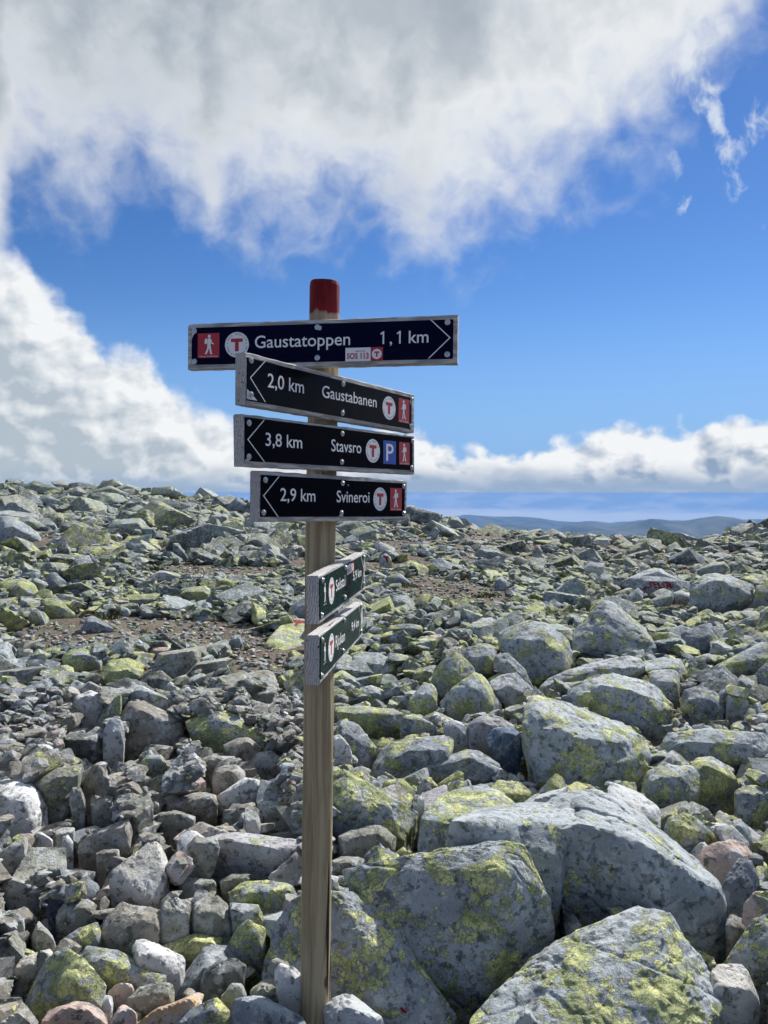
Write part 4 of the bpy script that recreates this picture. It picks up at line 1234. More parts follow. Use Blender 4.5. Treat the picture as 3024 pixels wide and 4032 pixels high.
6|l|0.55|-|-|pale slab lying on the far soil patch|805,580 870,545 960,560 1000,580 950,610 820,600
6|s|0.3|-|-|dark peaked stone on the left above the lichen mound|225,640 270,560 300,555 360,610 350,660 230,650
6|g|0.75|-|-|broad lichen mound at the left edge|0,690 0,610 120,585 190,620 215,670 190,690 60,692
6|g|0.75|-|-|yellowish mound below the far soil patch|920,690 1000,640 1120,630 1180,670 1100,720 980,700
6|g|0.7|-|-|long lichen slab left of the yellowish mound|655,740 690,680 880,670 880,710 700,750
6|g|0.85|-|-|yellow slab above the near soil patch|240,780 230,700 320,700 410,780 400,810 300,790
6|s|0.2|-|-|grey pyramid stone on the near soil patch|430,880 470,800 510,795 600,850 630,880 440,890
6|g|0.72|-|-|lichen boulder with a dark front below the near soil patch|335,1090 335,1010 380,975 450,970 540,1000 560,1060 480,1080 390,1100
6|g|0.85|-|-|bright yellow slab right of the dark-fronted boulder|500,1160 590,1040 700,1020 790,1060 790,1090 720,1150 600,1180
6|d|0.35|-|-|dark green rounded stone right of the bright yellow slab|750,1160 800,1095 880,1090 950,1150 940,1190 860,1200
6|k|0.6|-|-|triangular stone above the dark green rounded stone|915,1100 940,1020 980,1010 1035,1100 1030,1120 930,1115
6|g|0.8|-|-|pale green slab with a red T mark left of the post|1430,960,.1 1480,900,.4 1560,810,1.1 1620,800,1.2 1700,830,1.1 1700,970,.2 1550,990,0
6|g|0.7|-|-|greenish boulder left of the post below the red T slab|1520,1140 1560,1090 1659,1080 1700,1100 1700,1190 1620,1190
6|k|0.3|-|-|flat squared slab left of the post|1340,1190 1420,1185 1510,1180 1505,1280 1400,1290 1340,1220
6|s|0.2|-|-|dark leaning stone left of the red T slab|1220,980 1270,900 1310,900 1320,950 1260,980
6|g|0.35|-|-|blue-grey boulder behind the lower boards|1555,810 1580,740 1659,690 1720,700 1720,800
6|p|0.1|-|-|pinkish stone on the near gravel|805,1000 830,965 930,965 940,1000 870,1030
6|g|0.6|-|-|peaked boulder on the left skyline|500,115 600,85 700,130 690,152 560,152
6|g|0.55|-|-|squared boulder on the left skyline|630,95 690,75 770,100 760,140 690,135
6|l|0.6|-|-|pale long block on the left skyline|820,130 830,95 940,85 945,120 900,135
6|s|0.45|-|-|long dark slab under the left skyline|810,150 960,165 1050,200 1040,230 830,195
6|s|0.35|-|-|rounded dark boulder beside the lowest left-pointing board|1230,200 1290,145 1350,190 1345,222 1240,222
6|g|0.55|-|-|broad boulder at the far left skyline|110,95 190,55 330,100 250,130 120,112
6|g|0.5|-|-|leaning slab on the left skyline|285,60 340,60 440,90 430,110 330,102
6|s|0.5|-|-|dark boulder below the leaning skyline slab|330,130 420,92 480,130 400,152
6|g|0.5|-|-|peaked small boulder right of the pale skyline block|920,130 950,98 1000,130 960,140
6|g|0.5|-|-|pale angular boulder on the left slope below the skyline|580,310 640,270 760,262 810,300 700,355 620,330
6|g|0.4|-|-|wide flat boulder on the left slope|200,150 260,135 330,170 300,200 210,180
6|g|0.5|-|-|long boulder above the large smooth slope boulder|100,260 160,250 240,300 230,330 140,300
r|d|0.15|-|-|dark slab on the centre skyline right of the boards|-20,420 0,398 20,400 155,435 160,452 130,482 20,445
r|g|0.4|-|-|jagged stone on the centre skyline right of the dark slab|185,480 200,440 240,450 270,490 220,502
9|g|0.5|-|-|mossy block with a small red T mark behind the boards|405,165 412,120 440,108 470,125 476,180 420,188
9|s|0.3|-|-|dark block at the right of the soil patch behind the post|1030,300 1035,245 1070,235 1120,270 1115,310 1050,315
9|g|0.35|-|-|grey boulder left of the soil patch behind the post|420,280 440,235 520,215 580,270 560,285
9|g|0.6|-|-|long lichen block above the twin boulder|405,540 430,505 560,490 640,500 640,555 500,565
9|p|0.05|-|-|pinkish rounded stone above the twin boulder|660,600 680,555 740,545 760,580 700,612
5|g|0.1|2.28|-|small pointed grey stone before the corner boulder|30,1690 105,1565 150,1580 205,1700
'''
HERO = []
# where the surveyed stones and the bare patches show, and how far off: loose stones must not stand before them
MK = 8
MASK = np.zeros((3024 // MK + 60, 4032 // MK + 60), np.float32)
PMASK = np.zeros_like(MASK)
def mask_poly(poly, D, MASK=MASK):
    poly = sorted(set(map(tuple, np.round(poly, 1))))
    def half(pp):
        h = []
        for p in pp:
            while len(h) > 1 and (h[-1][0] - h[-2][0]) * (p[1] - h[-2][1]) - (h[-1][1] - h[-2][1]) * (p[0] - h[-2][0]) <= 0:
                h.pop()
            h.append(p)
        return h
    hull = half(poly)[:-1] + half(poly[::-1])[:-1]
    us, vs = [p[0] for p in hull], [p[1] for p in hull]
    a0, a1 = int(max(min(us) / MK + 30, 0)), int(min(max(us) / MK + 31, MASK.shape[0]))
    b0, b1 = int(max(min(vs) / MK + 30, 0)), int(min(max(vs) / MK + 31, MASK.shape[1]))
    if a1 <= a0 or b1 <= b0:
        return
    A, B = np.meshgrid((np.arange(a0, a1) - 29.5) * MK, (np.arange(b0, b1) - 29.5) * MK, indexing='ij')
    ins = np.ones(A.shape, bool)
    for p, q in zip(hull, hull[1:] + hull[:1]):
        ins &= (q[0] - p[0]) * (B - p[1]) - (q[1] - p[1]) * (A - p[0]) >= -1e-6
    w = MASK[a0:a1, b0:b1]
    w[ins] = np.where((w[ins] == 0) | (w[ins] > D), D, w[ins])
def mask_hull(V, D):
    u, v = to_pix(V[::max(1, len(V) // 400)])
    mask_poly(np.stack([u, v], 1), D)
_ring = [(0, 0)] + [(0.75 * math.cos(a_), 0.75 * math.sin(a_)) for a_ in np.linspace(0, 6.283, 8, endpoint=False)] + [(0.4 * math.cos(a_ + .4), 0.4 * math.sin(a_ + .4)) for a_ in np.linspace(0, 6.283, 5, endpoint=False)]
def hides(x, y, z, r, c_):
    """share of the stone's picture that lies before something surveyed"""
    u, v = to_pix(np.array([x, y, z]))
    k = r * F / y
    n = 0
    for a_, b_ in _ring:
        i, j = int((u + a_ * k) / MK + 30), int((v + b_ * k * max(0.6, c_ / r)) / MK + 30)
        if 0 <= i < MASK.shape[0] and 0 <= j < MASK.shape[1] and MASK[i, j] > y - 0.1 * r:
            n += 1
    if r > 0.05 and y < 40:
        m_ = 0
        for a_, b_ in _ring:
            i, j = int((u + a_ * k) / MK + 30), int((v + b_ * k * max(0.6, c_ / r)) / MK + 30)
            if 0 <= i < MASK.shape[0] and 0 <= j < MASK.shape[1] and PMASK[i, j] > y - 1.0:
                m_ += 1
        if m_ > 3:
            return 1.0
    return n / len(_ring)
def traced_points(tile, D, th, toks, r_):
    P = []
    for t in toks:
        q = [float(z) for z in t.split(',')]
        u, v = tp(tile, q[0], q[1])
        P.append([u, v, q[2] if len(q) > 2 else None])
    vs = [p[1] for p in P]
    us = [p[0] for p in P]
    v0, v1, uc, vc = min(vs), max(vs), (min(us) + max(us)) / 2, (min(vs) + max(vs)) / 2
    if D is None:
        D = ground_hit(uc, v1)
    size = (max(us) - min(us)) / F * D
    hgt = (v1 - v0) / F * D
    if th is None:
        th = 0.75 * size
    pts = []
    hand = any(p[2] is not None for p in P)
    dep = r_.uniform(0.35, 0.62) * min(size, hgt * 1.6)
    tl = r_.uniform(0.22, 0.42)
    sk = r_.uniform(-0.35, 0.35) * size
    for u, v, dd in P:
        f = (v1 - v) / (v1 - v0)
        if dd is None:
            dd = dep * f ** 0.8 + sk * (u - uc) / (max(us) - min(us))
        pts.append(at(u, v, D + dd))
        if not hand and v < vc:                            # the edge where the top turns into the front
            w_ = r_.uniform(0.8, 1.25)
            pts.append(at(uc + (u - uc) * 0.86, v + (v1 - v0) * tl * w_, D + dep * 0.10 + sk * 0.86 * (u - uc) / (max(us) - min(us))))
        # its back, out of sight
        pts.append(at(uc + (u - uc) * 0.88, vc + (v - vc) * 0.9 + 0.03 * (v1 - v0), D + max(dd, 0) + th * (0.55 + 0.25 * (v - v0) / (v1 - v0))))
    # buried foot
    for u, v, dd in P:
        if v > vc:
            pts.append(at(uc + (u - uc) * 0.9, v, D + 0.25 * th) + np.array([0, 0, -0.22 * hgt - 0.02 - (0.16 if D < 6 else 0)]))
    return np.array(pts), D, size, hgt, (uc, vc)

def rock_from_points(pts, lod, seed, p, amp, whole=True):
    lo, hi = pts.min(0), pts.max(0)
    c = (lo + hi) / 2 * 0.4 + pts.mean(0) * 0.6
    s = (hi - lo) / 2
    s = s / s.max() * 0.999
    s = np.maximum(s, 0.25)
    q = (pts - c) / s
    R = np.abs(q).max()
    q = q / R
    N, h = hull_planes(q)
    rg = np.random.default_rng(int(seed * 100))
    ex = rg.normal(size=((int(rg.integers(2, 6)) if lod < 7 else 3) if whole else 2, 3))          # broken corners
    ex /= np.linalg.norm(ex, axis=1)[:, None]
    eh = (q @ ex.T).max(0) * rg.uniform(0.80, 0.95, len(ex))
    N, h = np.concatenate([N, ex]).astype(np.float32), np.concatenate([h, np.maximum(eh, 0.05)]).astype(np.float32)
    dirs, T = ico(lod)
    rr = soft_polytope(dirs, N, h, p, (0.03 if not whole else 0.055 if lod >= 5 else 0.05) if amp > 0.03 else 0.0, seed)
    V = dirs * rr[:, None]
    V = roughen(V, 1.0, seed, amp, 5 if lod >= 5 else 4, 0.022 if lod >= 5 and amp > 0.03 else 0.0)
    return V * R * s + c, T

def lod_for(px):                     # px: across, in the 768-pixel picture
    return 7 if px > 165 else 6 if px > 90 else 5 if px > 40 else 4 if px > 15 else 3

def add_stone(V, T, tint, lich, seed, name, label, group=None, category=None, parent=None, part=False):
    base = np.array([V[:, 0].mean(), V[:, 1].mean(), V[:, 2].min()])
    me = np_mesh(name, V - base, T, M_STONE, True, (*tint, lich), seed)
    me.set_sharp_from_angle(angle=math.radians(30))
    o = bpy.data.objects.new(name, me)
    o.location = tuple(base)
    link(o)
    if not part:
        tag(o, label, category, group)
    return o

for k, line in enumerate(l for l in SURVEY.strip().splitlines() if l.strip() and not l.startswith('#')):
    f = [z.strip() for z in line.split('|')]
    tile, tint, lich, D, th, label, pts = f
    r_ = random.Random(100 + k)
    D = None if D == '-' else float(D)
    th = None if th == '-' else float(th)
    P, D, size, hgt, (uc, vc) = traced_points(tile, D, th, pts.split(), r_)
    px = max(size, hgt) * F / D / 3.9375
    lod = lod_for(px)
    smooth_face = 'SELSTALi' in label
    V, T = rock_from_points(P, 5 if smooth_face else lod, 3 + k * 1.37, r_.uniform(110, 280), 0.012 if smooth_face else r_.uniform(0.045, 0.075), not ('huge cracked' in label or smooth_face))
    t3 = np.array(TINTS[tint]) * r_.uniform(0.9, 1.1)
    big = max(size, hgt) > 0.34
    HERO.append(dict(V=V, T=T, tint=t3, lich=min(0.95, float(lich) * 1.0 + 0.01), label=label, D=D, size=size, u=uc, v=vc, big=big, seed=r_.uniform(0, 3), key=label))
    stamp_mesh(V)
    mask_hull(V, D + 0.75 * float(np.percentile(V[:, 1], 97) - D))

# --- unit stones for the loose ones
def unit_stone(i):
    r_ = np.random.default_rng(900 + i)
    q, _ = np.linalg.qr(r_.normal(size=(3, 3)))
    N = [s * a_ for a_ in q for s in (1, -1)]
    N = [n + r_.normal(size=3) * 0.16 for n in N] + list(r_.normal(size=(r_.integers(1, 5), 3)))
    N = np.array([n / np.linalg.norm(n) for n in N], np.float32)
    h = np.concatenate([r_.uniform(0.62, 0.98, 6), r_.uniform(0.78, 1.08, len(N) - 6)]).astype(np.float32)
    return N, h, float(r_.uniform(60, 200)), float(r_.uniform(0, 30))
UNITS = [unit_stone(i) for i in range(36)]
_ucache = {}
def unit(i, lod):
    if (i, lod) not in _ucache:
        N, h, p, sd = UNITS[i]
        dirs, T = ico(lod)
        V = dirs * soft_polytope(dirs, N, h, p)[:, None]
        if lod >= 3:
            V = roughen(V, 1.0, sd, 0.07, 4 if lod > 3 else 3)
        V = V / np.percentile(np.linalg.norm(V, axis=1), 92) * 1.03
        _ucache[(i, lod)] = (V.astype(np.float32), T)
    return _ucache[(i, lod)]
def rot(rx, ry, rz):
    cx, sx, cy, sy, cz, sz = math.cos(rx), math.sin(rx), math.cos(ry), math.sin(ry), math.cos(rz), math.sin(rz)
    Rx = np.array([[1, 0, 0], [0, cx, -sx], [0, sx, cx]])
    Ry = np.array([[cy, 0, sy], [0, 1, 0], [-sy, 0, cy]])
    Rz = np.array([[cz, -sz, 0], [sz, cz, 0], [0, 0, 1]])
    return Rz @ Ry @ Rx

# bare trodden ground: no stones but gravel there  (pixel ellipses, surveyed onto the terrain)
PATCH = []
def patch(u, v, ru, rv):
    D = ground_hit(u, v)
    x = ray(u, v)[0] * D
    yf, yn = ground_hit(u, v - rv), ground_hit(u, v + rv)
    PATCH.append((x, (yf + yn) / 2 - 0.25, ru / F * D * 1.05, max((yf - yn) / 2, 0.3) * (1.1 if D < 14 else 0.8)))
    mask_poly(np.array([(u + 1.0 * ru * math.cos(a_), v + 0.95 * rv * math.sin(a_)) for a_ in np.linspace(0, 6.283, 20)]), D, PMASK)
for q in ((840, 2248, 280, 30), (1350, 2228, 260, 22), (560, 2478, 470, 48), (900, 2515, 240, 34), (1770, 2325, 200, 52), (1600, 2140, 150, 9), (1880, 2118, 160, 7),
          (2080, 2150, 90, 10), (1010, 2610, 150, 60), (1120, 2740, 70, 40), (300, 2520, 240, 30)):
    patch(*q)
mask_poly(np.array([tp('4', x, y) for x, y in ((845, 460), (1070, 460), (1070, 540), (845, 540))]), 13.6, PMASK)   # the painted word stays clear
def in_patch(x, y):
    r = np.zeros(np.shape(x), bool)
    for px, py, rx, ry in PATCH:
        r |= ((x - px) / rx) ** 2 + ((y - py) / ry) ** 2 < 1
    return r

LOOSE = []            # dicts of loose stones
def tint_of(x, y, r_):
    left = x < -0.10 * y + 0.1 and y < 7.0 + 0.8 * math.sin(x * 3)
    if left:
        k = r_.choices('bkgwplds', (38, 36, 7, 2, 2.5, 2, 9, 4))[0]
        li = max(0, r_.gauss(0.08, 0.16))
    elif y < 6:
        k = r_.choices('gsklvbpd', (34, 18, 14, 8, 8, 8, 3, 7))[0]
        li = max(0, r_.gauss(0.48, 0.2))
    else:
        k = r_.choices('gklsdvbp', (32, 20, 14, 12, 8, 6, 7, 1))[0]
        li = max(0, r_.gauss(0.46 if y < 18 else 0.40, 0.2))
    m = r_.uniform(0.66, 1.14) if left else r_.uniform(0.72, 1.22) if y < 6 else r_.uniform(0.42, 0.90)
    return np.array(TINTS[k]) * m * (np.array([0.97, 1.03, 0.98]) if y > 6 else 1.0), min(li, 0.95), k
def put_stone(x, y, z, r, r_, flat=None, tilt=None):
    if y > 6:
        r = r * 1.22
    a_ = r
    b_ = r * r_.uniform(0.45, 0.95)
    c_ = r * (flat if flat else r_.uniform(0.42, 0.78))
    tl = tilt if tilt is not None else (r_.uniform(-0.45, 0.45) if r_.random() < 0.8 else r_.uniform(-1.2, 1.2))
    R = rot(tl, r_.uniform(-0.4, 0.4), r_.uniform(0, 2 * math.pi))
    t3, li, k = tint_of(x, y, r_)
    u, v = to_pix(np.array([x, y, z]))
    LOOSE.append(dict(x=x, y=y, z=z, r=r, S=(a_, b_, c_), R=R, unit=r_.randrange(36), tint=t3, lich=li, k=k, seed=r_.uniform(0, 3), u=float(u), v=float(v), px=2 * r * F / y / 3.9375))
    return c_

def rest(x, y, r):
    i0, i1 = int((x - r * 0.75 - HX0) / HC), int((x + r * 0.75 - HX0) / HC) + 1
    j0, j1 = int((y - r * 0.75 - HY0) / HC), int((y + r * 0.75 - HY0) / HC) + 1
    if i0 < 0 or j0 < 0 or i1 >= HNX or j1 >= HNY:
        return None
    w = HM[i0:i1, j0:j1]
    return float(w.mean()), float(w.max()), float((w - TERR[i0:i1, j0:j1]).mean()), (i0, i1, j0, j1)
def stamp_round(x, y, z, r, c_):
    i0, i1 = max(int((x - r - HX0) / HC), 0), min(int((x + r - HX0) / HC) + 2, HNX)
    j0, j1 = max(int((y - r - HY0) / HC), 0), min(int((y + r - HY0) / HC) + 2, HNY)
    d2 = ((gx[i0:i1, j0:j1] - x) ** 2 + (gy[i0:i1, j0:j1] - y) ** 2) / (0.88 * r) ** 2
    top = z + c_ * np.sqrt(np.clip(1 - d2, 0, 1))
    HM[i0:i1, j0:j1] = np.where(d2 < 1, np.maximum(HM[i0:i1, j0:j1], top), HM[i0:i1, j0:j1])

def scatter_near(n, y0, y1, r0, r1, a, tries, hmax, seed, left=None):
    r_ = random.Random(seed)
    rad = sorted((r0 * (1 - r_.random() * (1 - (r0 / r1) ** a)) ** (-1 / a) for _ in range(n)), reverse=True)
    for r in rad:
        best = None
        for _ in range(tries):
            y = math.sqrt(r_.uniform(y0 * y0, y1 * y1))
            x = r_.uniform(-0.60, 0.60) * y + r_.uniform(-0.3, 0.3)
            if left is not None and (x < -0.12 * y + 0.1) != left:
                continue
            if r > 0.045 and in_patch(x, y) and r_.random() < 0.97:
                continue
            if math.hypot(x + 0.22, y - POST_D) < r + 0.05 or (y < 2.62 and abs(x + 0.22) < 0.16 + r and r > 0.05):
                continue
            q = rest(x, y, r)
            if q is None:
                continue
            if hides(x, y, q[0] + 0.3 * r, r, 0.55 * r) > (0.36 if r > 0.05 else 0.5):
                continue
            if best is None or q[2] < best[0]:
                best = (q[2], x, y, q)
        if best is None or best[0] > hmax:
            continue
        _, x, y, (mean, mx, _, _) = best
        flat = r_.uniform(0.22, 0.60) if r_.random() < 0.75 else r_.uniform(0.5, 0.75)
        c_ = r * flat
        z = 0.55 * mean + 0.45 * min(mx, mean + 0.8 * r) + 0.30 * c_
        put_stone(x, y, z, r, r_, flat)
        stamp_round(x, y, z, r, c_)

# rubble left of the post, then between the boulders, then farther out
scatter_near(650, 1.6, 7.0, 0.09, 0.17, 1.0, 5, -0.02, 19)
scatter_near(260, 1.7, 5.8, 0.085, 0.15, 1.2, 12, 0.16, 21, left=True)
scatter_near(1000, 1.7, 5.9, 0.045, 0.085, 0.9, 9, 0.20, 22, left=True)
scatter_near(900, 1.8, 5.9, 0.02, 0.045, 0.9, 6, 0.20, 28, left=True)
scatter_near(120, 1.9, 6.0, 0.08, 0.17, 1.6, 9, 0.13, 23, left=False)
scatter_near(900, 1.8, 6.0, 0.03, 0.08, 1.4, 6, 0.20, 24, left=False)
scatter_near(190, 5.6, 16.4, 0.19, 0.40, 2.2, 6, 0.12, 25)
scatter_near(2100, 5.6, 16.4, 0.085, 0.19, 1.7, 6, 0.16, 26)
scatter_near(4200, 5.6, 16.4, 0.035, 0.085, 1.3, 4, 0.18, 27)
# the slopes beyond
def scatter_far(n, y0, y1, r0, r1, a, seed, crest=False):
    r_ = random.Random(seed)
    for _ in range(n):
        y = math.sqrt(r_.uniform(y0 * y0, y1 * y1))
        x = r_.uniform(-0.60, 0.60) * y
        if in_patch(np.array(x), np.array(y)) and r_.random() < 0.9:
            continue
        az = math.atan2(x, y)
        rc = float(np.interp(az, _AZ, _Y))
        if y > rc + 4:
            continue
        r = r0 * (1 - r_.random() * (1 - (r0 / r1) ** a)) ** (-1 / a)
        if x / y > -0.05:
            r *= 0.78
        if hides(x, y, float(terrain(x, y)) + 0.15 * r, r, 0.55 * r) > 0.4:
            continue
        z = float(terrain(x, y)) + r * r_.uniform(-0.05, 0.30)
        put_stone(x, y, z, r, r_, r_.uniform(0.30, 0.68))
scatter_far(260, 16, 47, 0.42, 0.90, 2.4, 31)
scatter_far(2700, 16, 47, 0.20, 0.42, 1.8, 32)
scatter_far(7000, 15.5, 46, 0.11, 0.22, 1.4, 33)

# --- which loose stones show largest: those become things of their own
def frame_ok(s):
    return -120 < s['u'] < 3144 and 1850 < s['v'] < 4150
seen = sorted((s for s in LOOSE if frame_ok(s)), key=lambda s: -s['px'] * (0.6 + 0.4 * s['S'][2] / s['r']))
N_SINGLE = 250
singles, bulk = seen[:N_SINGLE], seen[N_SINGLE:] + [s for s in LOOSE if not frame_ok(s)]
CW = {'b': 'brown', 'k': 'olive-grey', 'g': 'grey', 'w': 'whitish', 'p': 'pinkish', 'l': 'pale grey', 'd': 'dark', 's': 'slate-grey', 'v': 'mauve-grey', 'n': 'navy', 'o': 'ochre'}
def words(s):
    li = s['lich']
    fl = s['S'][2] / s['r']
    l_ = '' if li < 0.22 else 'lichen-flecked ' if li < 0.5 else 'lichen-crusted '
    sh = 'flat' if fl < 0.46 else 'chunky' if fl > 0.64 else 'angular'
    return f"{CW[s['k']]} {l_}{sh}"
LM = [h for h in HERO]
def landmark(s, skip=0):
    c = sorted(LM, key=lambda h: math.hypot(h['u'] - s['u'], h['v'] - s['v']) / (60 + h['size'] * F / h['D'] * 0.25))
    return c[skip]
def short(h):
    return ' '.join(h['key'].split(' ')[:7])
def rel(s, h):
    du, dv = s['u'] - h['u'], s['v'] - h['v']
    if abs(du) > 1.3 * abs(dv):
        return 'left of' if du < 0 else 'right of'
    return 'above' if dv < 0 else 'below'
labels = {}
for s in singles:
    kind = 'boulder' if s['r'] > 0.2 else 'stone'
    s['kind'] = kind
    for skip in range(0, 7):
        h = landmark(s, skip)
        nm = h['key']
        lb = f"{words(s)} {kind} {rel(s, h)} the {nm}"
        if len(lb.split()) > 16:
            continue
        if lb not in labels:
            break
    n_ = 0
    while lb in labels or len(lb.split()) > 16:
        n_ += 1
        h = LM[(n_ * 7 + 3) % len(LM)]
        lb = f"{words(s)} {kind} {rel(s, h)} the {h['key']}" if n_ < 400 else f"{words(s)} {kind} near the signpost"
        if n_ > 400:
            break
    labels[lb] = s
    s['label'] = lb

def world_verts(s, lod):
    V, T = unit(s['unit'], lod)
    return (V * np.array(s['S'])) @ s['R'].T + np.array([s['x'], s['y'], s['z']]), T

HERO_OBJ = {}
for h in HERO:
    nm = 'boulder' if h['big'] else 'stone'
    HERO_OBJ[h['label']] = add_stone(h['V'], h['T'], h['tint'], h['lich'], h['seed'], nm, h['label'], 'boulders and stones of the block field' , nm)
for s in singles:
    V, T = world_verts(s, 5 if s['px'] > 58 else 4)
    add_stone(V, T, s['tint'], s['lich'], s['seed'], s['kind'], s['label'], 'boulders and stones of the block field', s['kind'])

def joined(name, stones, label, category):
    Vs, Ts, tn, sd, sm, n = [], [], [], [], [], 0
    for s in stones:
        inside = 'u' not in s or frame_ok(s)
        lod = 4 if s['px'] > 46 and inside else 3 if s['px'] > 20 and inside else 2 if s['px'] > 7.0 and inside else 1
        V, T = world_verts(s, lod)
        Vs.append(V)
        Ts.append(T + n)
        n += len(V)
        tn.append(np.tile(np.array([*s['tint'], s['lich']], np.float32), (len(V), 1)))
        sd.append(np.full(len(V), s['seed'], np.float32))
        sm.append(np.full(len(T), lod >= 3, bool))
    me = np_mesh(name, np.concatenate(Vs), np.concatenate(Ts), M_STONE, np.concatenate(sm), np.concatenate(tn), np.concatenate(sd))
    me.set_sharp_from_angle(angle=math.radians(30))
    o = link(bpy.data.objects.new(name, me))
    tag(o, label, category, kind='stuff')
    return len(me.polygons)
joined('rubble', bulk, 'small stones and rubble filling the ground between the boulders', 'rubble')

# gravel on the trodden patches
def gravel():
    r_ = random.Random(77)
    out = []
    for px, py, rx, ry in PATCH:
        n = int(min(1500, max(120, rx * ry * 3.14 * (45 if py < 9 else 16 if py < 14 else 6))))
        for _ in range(n):
            an, q = r_.uniform(0, 6.283), math.sqrt(r_.random()) * 1.1
            x, y = px + math.cos(an) * q * rx, py + math.sin(an) * q * ry
            r = r_.uniform(0.014, 0.04) * (1 + y * 0.03)
            k = r_.choice('gbbkp')
            out.append(dict(x=x, y=y, z=float(terrain(x, y)) + r * 0.2, S=(r, r * r_.uniform(0.6, 1), r * r_.uniform(0.3, 0.7)), R=rot(r_.uniform(-.4, .4), 0, r_.uniform(0, 6.3)),
                            unit=r_.randrange(36), tint=np.array(TINTS[k]) * r_.uniform(0.8, 1.2), lich=r_.uniform(0, 0.3), seed=r_.uniform(0, 3), px=2 * r * F / y / 3.9375))
    joined('gravel', out, 'fine gravel strewn over the brown trodden soil', 'gravel')
gravel()

# --- red paint on the rocks
def paint(label, tile, strokes, width, name='painted_mark', mark=None):
    """strokes of paint on a stone's own surface"""
    o = HERO_OBJ[label]
    me = o.data
    base = Vector(o.location)
    bvh = BVHTree.FromPolygons([v.co + base for v in me.vertices], [tuple(p.vertices) for p in me.polygons])
    V, Fc = [], []
    eye = Vector((0, 0, CAMZ))
    for st in strokes:
        pts = []
        for a_, b_ in zip(st[:-1], st[1:]):
            n = max(2, int(math.hypot(b_[0] - a_[0], b_[1] - a_[1]) / 1.5))
            pts += [(a_[0] + (b_[0] - a_[0]) * i / n, a_[1] + (b_[1] - a_[1]) * i / n) for i in range(n)]
        pts.append(st[-1])
        prev = None
        for i, p in enumerate(pts):
            q0, q1 = pts[max(i - 1, 0)], pts[min(i + 1, len(pts) - 1)]
            dx, dy = q1[0] - q0[0], q1[1] - q0[1]
            l_ = math.hypot(dx, dy) or 1
            w_ = width * (0.5 + rnd.uniform(-0.12, 0.12))
            row = []
            for s_ in (-1, 0, 1):
                u, v = tp(tile, p[0] - dy / l_ * w_ * s_, p[1] + dx / l_ * w_ * s_)
                hit = bvh.ray_cast(eye, Vector(ray(u, v)).normalized())
                row.append(None if hit[0] is None else hit[0] + hit[1] * 0.004)
            if all(r is not None for r in row):
                ids = []
                for r in row:
                    V.append(r - base)
                    ids.append(len(V) - 1)
                if prev:
                    Fc.append((prev[0], prev[1], ids[1], ids[0]))
                    Fc.append((prev[1], prev[2], ids[2], ids[1]))
                prev = ids
            else:
                prev = None
    if V:
        po = link(bpy.data.objects.new(name, py_mesh(name, V, Fc, M_PAINT, smooth=True)), o)
        if mark:
            tag(po, mark)
PAINTED = {
    'S1': [[(924, 478), (908, 476), (900, 486), (912, 492), (914, 502), (898, 508)]], 'E': [[(930, 474), (932, 508)], [(930, 475), (948, 473)], [(931, 490), (945, 489)], [(932, 507), (952, 506)]],
    'L': [[(960, 473), (963, 508), (980, 506)]], 'S2': [[(1002, 477), (988, 478), (984, 488), (996, 494), (996, 504), (982, 508)]], 'T': [[(1002, 478), (1028, 477)], [(1013, 478), (1014, 510)]],
    'A': [[(1016, 512), (1028, 480), (1038, 512)], [(1021, 500), (1036, 500)]], 'L2': [[(1038, 478), (1040, 510), (1050, 509)]], 'i': [[(1052, 486), (1051, 508)], [(1053, 474), (1053, 477)]],
    'arrow': [[(900, 507), (884, 506), (864, 520)], [(872, 504), (862, 520), (880, 524)]]}
paint('grey boulder with SELSTALi and an arrow painted in red', '4', [s for q in PAINTED.values() for s in q], 7.5, 'painted_word', 'red painted word SELSTALi with an arrow')
paint('pale green slab with a red T mark left of the post', '6', [[(1576, 818), (1600, 824), (1630, 826), (1660, 830)], [(1622, 828), (1608, 852)], [(1590, 822), (1640, 832)]], 13.0, 'painted_mark', 'red painted T mark')
paint('mossy block with a small red T mark behind the boards', '9', [[(428, 126), (458, 130)], [(444, 130), (450, 160)]], 11.0, 'painted_mark', 'red painted T mark')
paint('low flat block with a red mark near the right skyline', '4', [[(185, 242), (192, 262)]], 9.0, 'painted_mark', 'red paint mark')
paint('big wedge boulder striped with yellow lichen right behind the post', '3', [[(790, 1606), (808, 1624), (826, 1638)]], 17.0, 'painted_mark', 'small red paint spot')

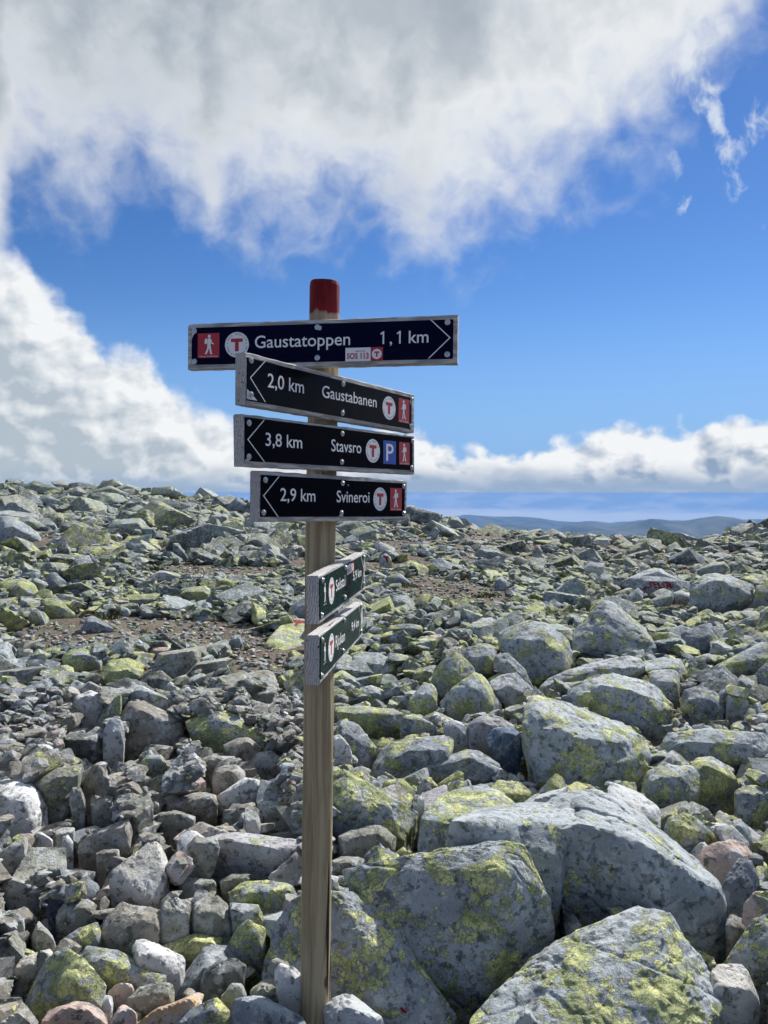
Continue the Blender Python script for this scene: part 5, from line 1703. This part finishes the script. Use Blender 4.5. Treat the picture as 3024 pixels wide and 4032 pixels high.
# --- grass and moss in the gaps
def tuft(u, v, rad, hgt, n, label):
    D = ground_hit(u, v)
    x, y = ray(u, v)[0] * D, D
    r_ = random.Random(int(u * 7 + v))
    V, Fc = [], []
    for _ in range(n):
        an, q = r_.uniform(0, 6.283), math.sqrt(r_.random()) * rad
        bx, by = math.cos(an) * q, math.sin(an) * q * 0.6
        lx, ly = r_.gauss(0, 0.35) * hgt, r_.gauss(0, 0.35) * hgt
        h = hgt * r_.uniform(0.5, 1.1) * (1 - 0.5 * q / rad)
        w = 0.004 + 0.0006 * D
        a2 = r_.uniform(0, 3.14)
        cx, cy = math.cos(a2) * w, math.sin(a2) * w
        b = len(V)
        V += [(bx - cx, by - cy, 0), (bx + cx, by + cy, 0), (bx + lx * 0.4 + cx * 0.7, by + ly * 0.4 + cy * 0.7, h * 0.6), (bx + lx * 0.4 - cx * 0.7, by + ly * 0.4 - cy * 0.7, h * 0.6), (bx + lx, by + ly, h)]
        Fc += [(b, b + 1, b + 2, b + 3), (b + 3, b + 2, b + 4)]
    o = link(bpy.data.objects.new('grass_tuft', py_mesh('grass_tuft', V, Fc, M_GRASS)))
    o.location = (x, y, float(terrain(x, y)) - 0.01)
    tag(o, label, 'grass', 'grass tufts on the trodden soil')
tuft(*tp('6', 838, 552), 0.20, 0.16, 150, 'green grass tuft beside the pale slab on the far trodden soil')
tuft(*tp('6', 565, 810), 0.22, 0.08, 130, 'low yellowish grass tuft above the grey pyramid stone in the soil')
tuft(*tp('9', 992, 345), 0.28, 0.10, 170, 'dark grass tuft at the right edge of the soil patch behind the post')
tuft(*tp('9', 520, 292), 0.40, 0.10, 200, 'mossy grass tuft at the left edge of the soil patch behind the post')
tuft(*tp('6', 1515, 1165), 0.10, 0.09, 110, 'dry brown grass tuft just left of the post by the flat slab')

# ------------------------------------------------------------------ air between here and the far mountains
def build_haze():
    bm = bmesh.new()
    bmesh.ops.create_cube(bm, size=1.0)
    zt, zb = 7.0, -1700.0
    bmesh.ops.scale(bm, vec=(94000, 94000, zt - zb), verts=bm.verts)
    bmesh.ops.translate(bm, vec=(0, 0, (zt + zb) / 2), verts=bm.verts)
    me = bpy.data.meshes.new('haze')
    bm.to_mesh(me)
    bm.free()
    m = bpy.data.materials.new('haze')
    m.use_nodes = True
    g = NT(m.node_tree)
    pv = g.n('ShaderNodeVolumePrincipled')
    g.put(pv.inputs['Color'], HAZE_COLOR)
    g.put(pv.inputs['Density'], HAZE_DENSITY)
    g.put(pv.inputs['Anisotropy'], 0.0)
    out = g.n('ShaderNodeOutputMaterial')
    g.t.links.new(pv.outputs[0], out.inputs['Volume'])
    me.materials.append(m)
    o = link(bpy.data.objects.new('haze', me))
    tag(o, 'thin blue air over the far lowlands', 'haze', kind='stuff')
HAZE_COLOR = (0.20, 0.44, 0.91)
HAZE_DENSITY = 2.3e-5
build_haze()
